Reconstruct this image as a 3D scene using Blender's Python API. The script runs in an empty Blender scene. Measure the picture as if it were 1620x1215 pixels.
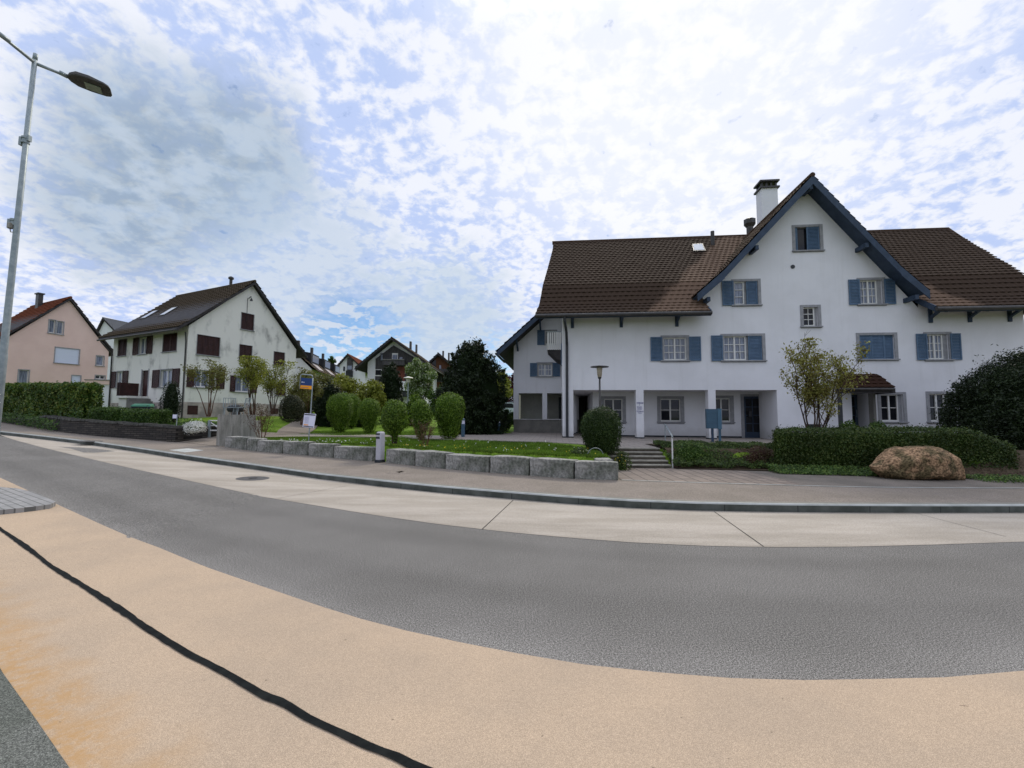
import bpy, bmesh, math, random
import numpy as np
from mathutils import Vector, Matrix, noise as mnoise

sc = bpy.context.scene
col = sc.collection
# ------------------------------------------------------------------ camera
FPX, PIT, ROLL, CAMH = 700.0, math.radians(4.1), 0.006, 1.65
cam_d = bpy.data.cameras.new('camera')
cam = bpy.data.objects.new('camera', cam_d); col.objects.link(cam)
cam_d.sensor_width = 36.0; cam_d.lens = 36.0 * FPX / 1620.0
cam_d.clip_start = 0.05; cam_d.clip_end = 6000
CR = Matrix.Rotation(math.pi/2 + PIT, 4, 'X') @ Matrix.Rotation(ROLL, 4, 'Z')
cam.matrix_world = Matrix.Translation((0, 0, CAMH)) @ CR
sc.camera = cam
CR3 = CR.to_3x3(); CO = Vector((0, 0, CAMH))

def ray(px, py): return CR3 @ Vector(((px-810)/FPX, (607.5-py)/FPX, -1.0))
def onY(px, py, Y): d = ray(px, py); return CO + d*(Y/d.y)
def onZ(px, py, z): d = ray(px, py); return CO + d*((z-CAMH)/d.z)
def street(x): return 0.04*max(0.0, -5-x) if x > -60 else 2.2
def G(px, py, dz=0.0):
    d = ray(px, py); t = 0.3
    while t < 140:
        p = CO + d*t
        if p.z < street(p.x) + dz: break
        t += 0.02
    return p
def project(p):
    v = CR3.transposed() @ (Vector(p)-CO); return 810+FPX*v.x/-v.z, 607.5-FPX*v.y/-v.z

# ------------------------------------------------------------------ light
sun_dir = ray(1075, 40).normalized()
el = math.asin(sun_dir.z); az = math.atan2(sun_dir.x, sun_dir.y)
sl = bpy.data.lights.new('sun', 'SUN'); sl.energy = 2.0; sl.angle = math.radians(12); sl.color = (1, .92, .78)
so = bpy.data.objects.new('sun', sl); col.objects.link(so)
so.rotation_euler = (-sun_dir).to_track_quat('-Z', 'Y').to_euler()
sc.view_settings.view_transform = 'Standard'; sc.view_settings.look = 'None'
sc.view_settings.exposure = 0.12; sc.view_settings.gamma = 1.0
sc.cycles.max_bounces = 6

W = bpy.data.worlds.new('World'); sc.world = W; W.use_nodes = True
nt = W.node_tree; nt.nodes.clear()
def N(t, tree=None, **kw):
    n = (tree or nt).nodes.new(t)
    for k, v in kw.items(): setattr(n, k, v)
    return n
def vmath(op, a, b=None, tree=None):
    n = N('ShaderNodeVectorMath', tree, operation=op); L = (tree or nt).links
    for i, s in enumerate((a, b)):
        if s is None: continue
        if hasattr(s, 'links'): L.new(s, n.inputs[i])
        else: n.inputs[i].default_value = s
    return n.outputs['Value'] if op in ('DOT_PRODUCT', 'LENGTH') else n.outputs[0]
def fmath(op, a, b=0.0, tree=None, clamp=False):
    n = N('ShaderNodeMath', tree, operation=op, use_clamp=clamp); L = (tree or nt).links
    for i, s in enumerate((a, b)):
        if hasattr(s, 'links'): L.new(s, n.inputs[i])
        else: n.inputs[i].default_value = s
    return n.outputs[0]
def sstep(x, a, b, tree=None, lo=0.0, hi=1.0):
    n = N('ShaderNodeMapRange', tree, interpolation_type='SMOOTHSTEP')
    (tree or nt).links.new(x, n.inputs[0])
    for i, v in zip((1, 2, 3, 4), (a, b, lo, hi)): n.inputs[i].default_value = v
    return n.outputs[0]
def mixc(f, a, b, tree=None):
    n = N('ShaderNodeMix', tree, data_type='RGBA'); L = (tree or nt).links
    for s, i in ((f, 0), (a, 6), (b, 7)):
        if hasattr(s, 'links'): L.new(s, n.inputs[i])
        elif i == 0: n.inputs[0].default_value = s
        else: n.inputs[i].default_value = (*s[:3], 1)
    return n.outputs[2]
def noise(vec, scale, detail=4, rough=.55, dist=0.0, tree=None):
    n = N('ShaderNodeTexNoise', tree); n.inputs['Scale'].default_value = scale
    n.inputs['Detail'].default_value = detail; n.inputs['Roughness'].default_value = rough
    n.inputs['Distortion'].default_value = dist
    if vec is not None: (tree or nt).links.new(vec, n.inputs['Vector'])
    return n.outputs[0]
gen = N('ShaderNodeTexCoord').outputs['Generated']
sep = N('ShaderNodeSeparateXYZ'); nt.links.new(gen, sep.inputs[0])
zup = sep.outputs[2]
den = fmath('ADD', fmath('MAXIMUM', zup, 0.0), 0.30)
cmb = N('ShaderNodeCombineXYZ')
nt.links.new(fmath('DIVIDE', sep.outputs[0], den), cmb.inputs[0])
nt.links.new(fmath('DIVIDE', sep.outputs[1], den), cmb.inputs[1])
P = cmb.outputs[0]
big = noise(P, 1.8, 5, .55, .2)
med = noise(P, 10.0, 6, .58, .2)
rip = noise(P, 26.0, 5, .58, .3)
tex = fmath('ADD', fmath('MULTIPLY', big, .20), fmath('ADD', fmath('MULTIPLY', med, .44), fmath('MULTIPLY', rip, .36)))
def blob(px, py, a, b, nz=.03):          # direction-anchored patch of the cloud deck, edges broken by noise
    d = vmath('DOT_PRODUCT', gen, tuple(ray(px, py).normalized()))
    d = fmath('ADD', d, fmath('MULTIPLY', fmath('SUBTRACT', med, .5), nz))
    return sstep(d, a, b)
c1 = mixc(sstep(tex, .435, .545), (.53, .645, .95), (.88, .91, 1.0))
glow = vmath('DOT_PRODUCT', gen, tuple(sun_dir))
g1 = fmath('MAXIMUM', fmath('MAXIMUM', blob(240, 240, .984, 1.0, .02), blob(300, 285, .984, 1.0, .02)), fmath('MAXIMUM', blob(370, 245, .985, 1.0, .02), blob(210, 325, .985, 1.0, .02)))
c2 = mixc(fmath('MULTIPLY', g1, .78), c1, mixc(sstep(med, .38, .62), (.27, .36, .44), (.42, .53, .66)))
c2 = mixc(fmath('MULTIPLY', blob(480, 430, .97, 1.0), .6), c2, (.46, .58, .74))
c2 = mixc(fmath('MULTIPLY', blob(700, 525, .975, 1.0), .75), c2, (.50, .62, .76))
c2 = mixc(fmath('MULTIPLY', sstep(glow, .86, 1.0), .72), c2, (1.05, 1.05, 1.08))
gain = sstep(zup, .66, .95, lo=1.0, hi=1.9)
c2 = vmath('SCALE', c2); nt.nodes[-1].inputs['Scale'].default_value = 1
nt.links.new(gain, nt.nodes[-1].inputs['Scale'])
bgc = N('ShaderNodeBackground'); nt.links.new(c2, bgc.inputs[0]); bgc.inputs[1].default_value = .92
sky = N('ShaderNodeTexSky', sky_type='NISHITA'); sky.sun_disc = False
sky.sun_elevation = el; sky.sun_rotation = az; sky.air_density = 1.0; sky.dust_density = 0.1; sky.ozone_density = 6.0
bgs = N('ShaderNodeBackground'); nt.links.new(sky.outputs[0], bgs.inputs[0]); bgs.inputs[1].default_value = .10
gap = fmath('MAXIMUM', fmath('MULTIPLY', blob(562, 556, .986, .998), sstep(med, .56, .47)),
            fmath('MULTIPLY', sstep(tex, .40, .33), .55))
gap = fmath('MAXIMUM', gap, fmath('MULTIPLY', blob(800, 580, .993, 1.0), sstep(med, .60, .45)))
ms = N('ShaderNodeMixShader'); nt.links.new(gap, ms.inputs[0]); nt.links.new(bgc.outputs[0], ms.inputs[1]); nt.links.new(bgs.outputs[0], ms.inputs[2])
wo = N('ShaderNodeOutputWorld'); nt.links.new(ms.outputs[0], wo.inputs[0])

# ------------------------------------------------------------------ materials
def mat(name, c, c2=None, scale=3.0, rough=.85, bump=0.0, bscale=60.0, spec=.3, metal=0.0, detail=5, lo=.35, hi=.65, stretch=None, fine=0.0, speck=0.0):
    m = bpy.data.materials.new(name); m.use_nodes = True; t = m.node_tree
    p = t.nodes['Principled BSDF']; p.inputs['Roughness'].default_value = rough
    p.inputs['Specular IOR Level'].default_value = spec; p.inputs['Metallic'].default_value = metal
    if c2 is None: c2 = tuple(v*.82 for v in c)
    tc = N('ShaderNodeTexCoord', t).outputs['Object']
    if stretch:
        mp = N('ShaderNodeMapping', t); mp.inputs['Scale'].default_value = stretch
        t.links.new(tc, mp.inputs[0]); v = mp.outputs[0]
    else: v = tc
    f = sstep(noise(v, scale, detail, .6, 0, t), lo, hi, t)
    base = mixc(f, c, c2, t)
    if fine:
        g = noise(tc, bscale, 2, .5, 0, t)
        k = sstep(g, .3, .7, t, 1-fine, 1+fine)
        if speck:      # coarse aggregate: light and dark stones
            g2 = noise(tc, bscale*.42, 2, .7, 0, t)
            k = fmath('MULTIPLY', k, sstep(g2, .28, .74, t, 1-speck, 1+speck), t)
        base = vmath('SCALE', base, None, t); t.links.new(k, t.nodes[-1].inputs['Scale'])
    t.links.new(base, p.inputs['Base Color'])
    if bump:
        b = N('ShaderNodeBump', t); b.inputs['Strength'].default_value = bump; b.inputs['Distance'].default_value = min(.02, .35/bscale)
        t.links.new(noise(tc, bscale, 4, .6, 0, t), b.inputs['Height']); t.links.new(b.outputs[0], p.inputs['Normal'])
    return m
def leaf_mat(name, cols, trans=.25, rough=.55):
    m = bpy.data.materials.new(name); m.use_nodes = True; t = m.node_tree
    p = t.nodes['Principled BSDF']; p.inputs['Roughness'].default_value = rough; p.inputs['Specular IOR Level'].default_value = .25
    g = N('ShaderNodeNewGeometry', t); r = N('ShaderNodeValToRGB', t)
    e = r.color_ramp.elements; k = len(cols)
    e[0].color = (*cols[0], 1); e[1].color = (*cols[-1], 1)
    for i in range(1, k-1):
        q = e.new(i/(k-1)); q.color = (*cols[i], 1)
    t.links.new(g.outputs['Random Per Island'], r.inputs[0])
    tc = N('ShaderNodeTexCoord', t).outputs['Object']
    kk = sstep(noise(tc, 1.3, 3, .5, 0, t), .3, .7, t, .72, 1.25)
    c = vmath('SCALE', r.outputs[0], None, t); t.links.new(kk, t.nodes[-1].inputs['Scale'])
    t.links.new(c, p.inputs['Base Color'])
    tr = N('ShaderNodeBsdfTranslucent', t); t.links.new(c, tr.inputs[0])
    mx = N('ShaderNodeMixShader', t); mx.inputs[0].default_value = trans
    t.links.new(p.outputs[0], mx.inputs[1]); t.links.new(tr.outputs[0], mx.inputs[2])
    t.links.new(mx.outputs[0], t.nodes['Material Output'].inputs[0])
    return m
def tile_mat(name, cols, sat=1.0):
    m = bpy.data.materials.new(name); m.use_nodes = True; t = m.node_tree
    p = t.nodes['Principled BSDF']; p.inputs['Roughness'].default_value = .9; p.inputs['Specular IOR Level'].default_value = .06
    uv = N('ShaderNodeTexCoord', t)
    fl = vmath('FLOOR', uv.outputs['UV'], None, t)
    wn = N('ShaderNodeTexWhiteNoise', t, noise_dimensions='2D'); t.links.new(fl, wn.inputs[0])
    big = noise(uv.outputs['Object'], .9, 5, .65, 0, t)
    f = fmath('ADD', fmath('MULTIPLY', wn.outputs[0], .5), fmath('MULTIPLY', big, .55), t)
    r = N('ShaderNodeValToRGB', t); e = r.color_ramp.elements
    e[0].position = .25; e[1].position = .85; e[0].color = (*cols[0], 1); e[1].color = (*cols[-1], 1)
    for i in range(1, len(cols)-1):
        q = e.new(.25+.6*i/(len(cols)-1)); q.color = (*cols[i], 1)
    t.links.new(f, r.inputs[0]); t.links.new(r.outputs[0], p.inputs['Base Color'])
    b = N('ShaderNodeBump', t); b.inputs['Strength'].default_value = .3; b.inputs['Distance'].default_value = .01
    t.links.new(noise(uv.outputs['Object'], 40, 3, .6, 0, t), b.inputs['Height']); t.links.new(b.outputs[0], p.inputs['Normal'])
    return m

M = {}
M['asphalt'] = mat('asphalt', (.138, .130, .117), (.160, .151, .137), .5, .9, 0, 150, .15, fine=.8, speck=.42)
M['pave'] = mat('pavement_asphalt', (.178, .150, .120), (.212, .178, .146), 1.0, .92, .25, 60, .2, fine=.28)
M['pave2'] = mat('near_pavement_asphalt', (.10, .105, .088), (.14, .142, .125), 2.0, .92, .2, 210, .15, fine=.6, speck=.4)
M['concrete'] = mat('pad_concrete', (.292, .255, .205), (.370, .326, .270), .9, .9, .1, 60, .2, fine=.14, stretch=(.5, 1.9, 1), detail=9)
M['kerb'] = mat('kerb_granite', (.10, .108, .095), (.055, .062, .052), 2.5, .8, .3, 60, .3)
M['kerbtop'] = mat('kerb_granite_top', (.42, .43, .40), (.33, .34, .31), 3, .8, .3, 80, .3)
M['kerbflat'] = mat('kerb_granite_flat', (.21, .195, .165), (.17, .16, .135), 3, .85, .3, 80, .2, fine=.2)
M['granite'] = mat('split_granite', (.27, .26, .235), (.12, .125, .10), 2.2, .85, .9, 14, .25, detail=8, fine=.3, lo=.4, hi=.66)
M['forecourt'] = mat('forecourt_asphalt', (.135, .118, .098), (.175, .150, .125), 1.3, .92, .2, 90, .15, fine=.35, detail=8)
M['seal'] = mat('bitumen_joint', (.006, .007, .007), (.012, .014, .013), 12, .85, .4, 60, .08)
M['grass_ground'] = mat('grass_ground', (.080, .145, .010), (.12, .19, .018), 1.6, .95, .8, 50, .1, fine=.5)
M['plaster'] = mat('white_plaster', (.715, .71, .73), (.66, .655, .67), .6, .92, .35, 45, .15)
def weather(m, tint, zlo):
    t = m.node_tree; p = t.nodes['Principled BSDF']; src = p.inputs['Base Color'].links[0].from_socket
    tc = N('ShaderNodeTexCoord', t).outputs['Object']; mp = N('ShaderNodeMapping', t); mp.inputs['Scale'].default_value = (3.5, 3.5, .22); t.links.new(tc, mp.inputs[0])
    st = fmath('MULTIPLY', sstep(noise(mp.outputs[0], 1.0, 7, .65, 0, t), .50, .78, t), .20, t)
    z = N('ShaderNodeSeparateXYZ', t); t.links.new(tc, z.inputs[0])
    ba = fmath('MULTIPLY', sstep(fmath('SUBTRACT', z.outputs[2], fmath('MULTIPLY', noise(tc, 2.2, 6, .65, 0, t), .7, t), t), zlo+.25, zlo-.25, t), .5, t)
    t.links.new(mixc(fmath('MAXIMUM', st, ba, t), src, tint, t), p.inputs['Base Color'])
weather(M['plaster'], (.42, .41, .39), 0.05)
M['stained'] = mat('stained_plaster', (.72, .70, .64), (.22, .215, .20), 1.1, .92, .3, 40, .15, detail=10, lo=.50, hi=.78, stretch=(1, 1, .55))
M['pink'] = mat('pink_plaster', (.70, .515, .445), (.65, .47, .405), .7, .92, .2, 40, .15)
M['trimstone'] = mat('grey_window_stone', (.30, .30, .31), (.24, .24, .25), 5, .85, .2, 80, .2)
M['concwall'] = mat('board_marked_concrete', (.33, .315, .28), (.20, .19, .165), 3.5, .9, .3, 50, .2, stretch=(3, 3, .35), fine=.12)
M['shutter'] = mat('blue_shutter_paint', (.085, .142, .222), (.066, .114, .18), 4, .6, .05, 40, .35)
M['bluewood'] = mat('blue_timber', (.040, .062, .100), (.028, .045, .075), 3, .65, .2, 30, .3)
M['brownwood'] = mat('brown_shutter_paint', (.050, .018, .015), (.03, .011, .010), 4, .6, .05, 40, .3)
M['whitepaint'] = mat('white_frame_paint', (.66, .65, .62), (.60, .59, .56), 5, .5, 0, 40, .4)
M['darkmetal'] = mat('dark_metal', (.018, .02, .024), (.03, .032, .036), 6, .5, 0, 40, .4)
M['gutter'] = mat('dark_copper_gutter', (.03, .028, .027), (.05, .045, .04), 6, .5, 0, 40, .4)
M['galv'] = mat('galvanised_steel', (.30, .34, .35), (.22, .26, .27), 9, .5, 0, 40, .5, metal=.35)
M['glass'] = mat('window_glass', (.010, .011, .014), (.018, .019, .022), 2, .05, 0, 40, .3)
M['curtain'] = mat('curtained_glass', (.24, .27, .34), (.07, .085, .12), 5, .08, 0, 40, .7, stretch=(5, 1, .25))
M['plinth'] = mat('dark_plinth', (.02, .025, .03), (.035, .04, .045), 6, .8)
M['soffit'] = mat('dark_soffit_boards', (.05, .045, .045), (.03, .028, .03), 4, .85)
M['greywall'] = mat('grey_render', (.20, .19, .17), (.15, .145, .13), 2, .9, .3, 50)
M['bark'] = mat('bark', (.075, .05, .035), (.04, .028, .02), 8, .95, .6, 50, .1)
M['twig'] = mat('red_twig_bark', (.13, .055, .035), (.08, .04, .025), 8, .9)
M['paver'] = None
M['blueenamel'] = mat('blue_steel', (.048, .105, .155), (.040, .09, .135), 3, .5, 0, 40, .4)
M['rock'] = mat('mossy_boulder', (.275, .172, .098), (.10, .075, .038), 3.0, .95, 1.0, 22, .15, detail=10, fine=.6, lo=.42, hi=.6)
M['stonewall'] = mat('dark_drystone', (.05, .043, .04), (.10, .085, .075), 5, .95, .8, 18, .15)
M['solar'] = mat('solar_slate', (.02, .021, .024), (.032, .033, .036), 3, .6, 0, 40, .15)
M['paleroof'] = mat('pale_fibre_roof', (.33, .29, .29), (.25, .22, .22), 2, .6, .1, 40)
M['timber'] = mat('grey_timber', (.075, .07, .07), (.04, .038, .04), 3, .85, .2, 30, stretch=(6, 6, .4))
M['brick'] = mat('red_brown_panel', (.15, .045, .03), (.09, .03, .02), 3, .85)
M['browntimber'] = mat('brown_timber', (.14, .06, .025), (.09, .04, .02), 3, .85, .2, 30, stretch=(1, 1, 6))
M['iron'] = mat('cast_iron', (.07, .065, .06), (.045, .042, .04), 10, .7, .5, 50, .4)
M['signblue'] = mat('sign_blue', (.012, .045, .17), (.012, .04, .15), 3, .4)
M['signorange'] = mat('sign_orange', (.85, .33, .01), (.80, .30, .01), 3, .4)
M['signwhite'] = mat('sign_white', (.70, .70, .82), (.64, .64, .78), 6, .45)
M['ink'] = mat('lettering_violet', (.09, .09, .22), (.12, .12, .26), 6, .6)
M['terracotta'] = mat('terracotta_pot', (.22, .10, .06), (.17, .08, .05), 6, .8)
M['greenplastic'] = mat('green_plastic', (.03, .16, .09), (.025, .12, .07), 4, .5)
M['carpaint'] = mat('white_car_paint', (.62, .70, .74), (.58, .66, .7), 3, .3, 0, 40, .6)
M['rubber'] = mat('rubber', (.015, .015, .016), (.025, .025, .025), 9, .8)
M['lens'] = mat('led_lens', (.16, .20, .15), (.24, .28, .2), 12, .3, .3, 60, .5)
M['tiles'] = tile_mat('dark_roof_tiles', [(.007, .0055, .005), (.017, .012, .009), (.032, .020, .014), (.06, .038, .025)])
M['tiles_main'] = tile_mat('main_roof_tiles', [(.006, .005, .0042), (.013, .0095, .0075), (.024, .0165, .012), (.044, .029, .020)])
M['tiles_porch'] = tile_mat('red_brown_tiles', [(.009, .006, .005), (.020, .011, .008), (.036, .018, .012)])
M['tiles_old'] = tile_mat('weathered_tiles', [(.006, .006, .003), (.022, .019, .010), (.040, .032, .020), (.07, .053, .036)])
M['tiles_orange'] = tile_mat('orange_tiles', [(.065, .022, .012), (.10, .031, .017), (.14, .045, .024)])
M['tiles_grey'] = tile_mat('grey_tiles', [(.07, .075, .085), (.10, .105, .115), (.13, .135, .145)])
L_ = {
 'topiary': leaf_mat('clipped_box_leaves', [(.034, .076, .005), (.09, .16, .012), (.17, .25, .024)]),
 'hedge': leaf_mat('hedge_leaves', [(.018, .048, .007), (.042, .085, .011), (.075, .12, .016)]),
 'hedge_r': leaf_mat('dark_hedge_leaves', [(.018, .040, .006), (.040, .068, .010), (.075, .095, .020)]),
 'laurel': leaf_mat('laurel_hedge_leaves', [(.024, .062, .008), (.06, .115, .015), (.17, .19, .035)]),
 'yew': leaf_mat('yew_needles', [(.006, .013, .004), (.013, .024, .006), (.024, .038, .010)], .12),
 'lightshrub': leaf_mat('light_green_leaves', [(.10, .13, .012), (.20, .22, .026), (.32, .33, .06)], .35),
 'olive': leaf_mat('olive_leaves', [(.07, .065, .014), (.115, .12, .024), (.18, .19, .045)], .35),
 'bronze': leaf_mat('bronze_green_leaves', [(.17, .12, .03), (.22, .22, .045), (.33, .32, .09)], .35),
 'red': leaf_mat('dark_red_leaves', [(.03, .006, .008), (.07, .012, .014), (.11, .022, .02)], .3),
 'blossom': leaf_mat('white_green_leaves', [(.07, .13, .02), (.14, .20, .035), (.50, .55, .40)], .3),
 'white': leaf_mat('white_petals', [(.55, .56, .50), (.72, .72, .66), (.8, .8, .76)], .3),
 'yellow': leaf_mat('yellow_petals', [(.65, .42, .02), (.8, .6, .04)], .3),
 'ivy': leaf_mat('ground_cover_leaves', [(.024, .055, .009), (.055, .11, .016), (.14, .20, .04)]),
 'bed': leaf_mat('bed_leaves', [(.026, .035, .014), (.045, .085, .012), (.09, .12, .024)]),
 'grass': leaf_mat('grass_blades', [(.055, .115, .007), (.09, .165, .013), (.15, .23, .025)], .35),
 'purple': leaf_mat('red_brown_leaves', [(.06, .025, .02), (.09, .05, .03), (.10, .10, .03)], .3),
}
# rust stains on the near concrete: a second colour by its own noise, along the pavement edge
def near_concrete():
    m = mat('near_concrete', (.430, .326, .226), (.378, .292, .208), .9, .92, .04, 230, .1, fine=.30, detail=9, speck=.13)
    t = m.node_tree; p = t.nodes['Principled BSDF']
    src = p.inputs['Base Color'].links[0].from_socket
    tc = N('ShaderNodeTexCoord', t).outputs['Object']
    a, b = G(0, 1061), G(106, 1215)
    n2 = Vector((b.y-a.y, -(b.x-a.x), 0)).normalized()
    if n2.dot(Vector((0, 5, 0))-a) < 0: n2 = -n2
    dist = fmath('SUBTRACT', vmath('DOT_PRODUCT', tc, tuple(n2), t), n2.dot(a), t)
    ed = sstep(fmath('ADD', dist, fmath('MULTIPLY', fmath('SUBTRACT', noise(tc, 3.5, 6, .65, 0, t), .5, t), .9, t), t), .42, .0, t)
    ed = fmath('MULTIPLY', ed, sstep(noise(tc, 14, 6, .7, 0, t), .36, .62, t, .25, 1.0), t)
    c = mixc(fmath('MULTIPLY', ed, .85, t), src, (.40, .235, .095), t)
    sp = sstep(noise(tc, 26, 1, .5, 0, t), .235, .19, t)
    c = mixc(fmath('MULTIPLY', sp, .6, t), c, (.10, .08, .05), t)
    t.links.new(c, p.inputs['Base Color'])
    return m
M['nearconc'] = near_concrete()
def across(m, bands):           # dust, polish and grime that run along a road strip (its own UV: v goes across)
    t = m.node_tree; p = t.nodes['Principled BSDF']; src = p.inputs['Base Color'].links[0].from_socket
    tc = N('ShaderNodeTexCoord', t); s_ = N('ShaderNodeSeparateXYZ', t); t.links.new(tc.outputs['UV'], s_.inputs[0])
    v = fmath('ADD', s_.outputs[1], fmath('MULTIPLY', fmath('SUBTRACT', noise(tc.outputs['Object'], 1.2, 6, .65, 0, t), .5, t), .10, t), t)
    k = None
    for c, w, g in bands:
        b = sstep(fmath('ABSOLUTE', fmath('SUBTRACT', v, c, t), 0, t), w, 0, t, 1.0, g); k = b if k is None else fmath('MULTIPLY', k, b, t)
    o = vmath('SCALE', src, None, t); t.links.new(k, t.nodes[-1].inputs['Scale']); t.links.new(o, p.inputs['Base Color'])
across(M['asphalt'], [(1.0, .16, 1.28), (.0, .10, 1.10), (.30, .14, .90), (.72, .13, .90)])
across(M['concrete'], [(.0, .07, .62), (.45, .35, 1.07), (1.0, .05, .88)])
def brick_mat(name, c1, c2, mortar, sx, rot=0.0, w=.5, h=.25, off=.5, ms_=.02):
    m = mat(name, c1, c2, 3, .9, .2, 60); t = m.node_tree; p = t.nodes['Principled BSDF']
    tc = N('ShaderNodeTexCoord', t).outputs['Object']
    mp = N('ShaderNodeMapping', t); mp.inputs['Rotation'].default_value = (0, 0, rot); t.links.new(tc, mp.inputs[0])
    b = N('ShaderNodeTexBrick', t); t.links.new(mp.outputs[0], b.inputs[0]); b.offset = off
    for k, v in (('Scale', sx), ('Mortar Size', ms_), ('Brick Width', w), ('Row Height', h)): b.inputs[k].default_value = v
    b.inputs['Color1'].default_value = (*c1, 1); b.inputs['Color2'].default_value = (*c2, 1); b.inputs['Mortar'].default_value = (*mortar, 1)
    t.links.new(b.outputs[0], p.inputs['Base Color'])
    return m
M['paver'] = brick_mat('paver_blocks', (.185, .148, .120), (.235, .188, .152), (.085, .072, .058), 1.0, .02, .30, .30, 0.0, .018)
M['court'] = brick_mat('court_slabs', (.22, .19, .165), (.26, .225, .195), (.13, .115, .10), 1.0, .1, .5, .5, .5, .012)
M['cobble'] = brick_mat('cobbles', (.23, .225, .215), (.31, .30, .285), (.13, .13, .12), 1.0, .5, .13, .11, .5, .010)

# ------------------------------------------------------------------ mesh helpers
def link(name, me, m=None, parent=None):
    o = bpy.data.objects.new(name, me); col.objects.link(o)
    if m is not None and me is not None: me.materials.append(m)
    if parent: o.parent = parent
    return o
def tag(o, label=None, cat=None, group=None, kind=None):
    for k, v in (('label', label), ('category', cat), ('group', group), ('kind', kind)):
        if v: o[k] = v
    return o
def empty(name, loc, rz, label, cat, group=None):
    o = bpy.data.objects.new(name, None); col.objects.link(o); o.empty_display_size = .2
    o.location = loc; o.rotation_euler = (0, 0, rz)
    return tag(o, label, cat, group)
class MB:
    def __init__(s, T=None): s.v = []; s.f = []; s.T = T
    def add(s, vs, fs):
        b = len(s.v); s.v += [tuple(s.T @ Vector(v)) if s.T else tuple(v) for v in vs]
        s.f += [tuple(b+i for i in f) for f in fs]; return s
    def box(s, x0, x1, y0, y1, z0, z1):
        return s.add([(x, y, z) for z in (z0, z1) for y in (y0, y1) for x in (x0, x1)],
                     [(0, 2, 3, 1), (4, 5, 7, 6), (0, 1, 5, 4), (2, 6, 7, 3), (0, 4, 6, 2), (1, 3, 7, 5)])
    def quad(s, a, b, c, d): return s.add([a, b, c, d], [(0, 1, 2, 3)])
    def prism(s, poly, vec):
        n = len(poly); vec = Vector(vec)
        vs = [Vector(p) for p in poly] + [Vector(p)+vec for p in poly]
        return s.add(vs, [tuple(range(n)), tuple(range(2*n-1, n-1, -1))] + [(i, (i+1) % n, n+(i+1) % n, n+i) for i in range(n)])
    def beam(s, a, b, w, h, up=(0, 0, 1)):
        a, b = Vector(a), Vector(b); d = (b-a).normalized(); u = Vector(up)
        r = d.cross(u).normalized(); u = r.cross(d).normalized()
        vs = [p + r*sx*w/2 + u*sz*h/2 for p in (a, b) for sx, sz in ((-1, -1), (1, -1), (1, 1), (-1, 1))]
        return s.add(vs, [(3, 2, 1, 0), (4, 5, 6, 7)] + [(i, (i+1) % 4, 4+(i+1) % 4, 4+i) for i in range(4)])
    def tube(s, pts, rs, n=8, cap=True):
        pts = [Vector(p) for p in pts]
        if not hasattr(rs, '__len__'): rs = [rs]*len(pts)
        vs = []; fs = []
        for i, p in enumerate(pts):
            d = (pts[min(i+1, len(pts)-1)]-pts[max(i-1, 0)])
            d = d.normalized() if d.length > 1e-9 else Vector((0, 0, 1))
            a = d.cross(Vector((0, 1, 0)) if abs(d.y) < .9 else Vector((1, 0, 0))).normalized(); b = d.cross(a)
            vs += [p + (a*math.cos(2*math.pi*k/n)+b*math.sin(2*math.pi*k/n))*rs[i] for k in range(n)]
        for i in range(len(pts)-1):
            fs += [(i*n+k, i*n+(k+1) % n, (i+1)*n+(k+1) % n, (i+1)*n+k) for k in range(n)]
        if cap: fs += [tuple(range(n-1, -1, -1)), tuple(range((len(pts)-1)*n, len(pts)*n))]
        return s.add(vs, fs)
    def lathe(s, prof, c=(0, 0, 0), n=20):
        return s.tube([(c[0], c[1], c[2]+z) for r, z in prof], [r for r, z in prof], n)
    def build(s, name, m, parent=None, smooth=False, fix=True):
        me = bpy.data.meshes.new(name); me.from_pydata(s.v, [], s.f)
        if fix:
            bm = bmesh.new(); bm.from_mesh(me); bmesh.ops.recalc_face_normals(bm, faces=bm.faces); bm.to_mesh(me); bm.free()
        if smooth:
            me.polygons.foreach_set('use_smooth', [True]*len(me.polygons))
        return link(name, me, m, parent)
INNER = {}
def inner_mat(m):  # darker copy of the leaf colour: shade inside the foliage put into the core
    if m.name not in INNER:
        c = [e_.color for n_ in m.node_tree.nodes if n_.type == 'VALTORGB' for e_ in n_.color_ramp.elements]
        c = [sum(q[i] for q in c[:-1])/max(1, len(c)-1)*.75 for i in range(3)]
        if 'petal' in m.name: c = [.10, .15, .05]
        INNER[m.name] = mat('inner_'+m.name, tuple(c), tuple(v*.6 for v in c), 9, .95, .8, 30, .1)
    return INNER[m.name]
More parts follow.
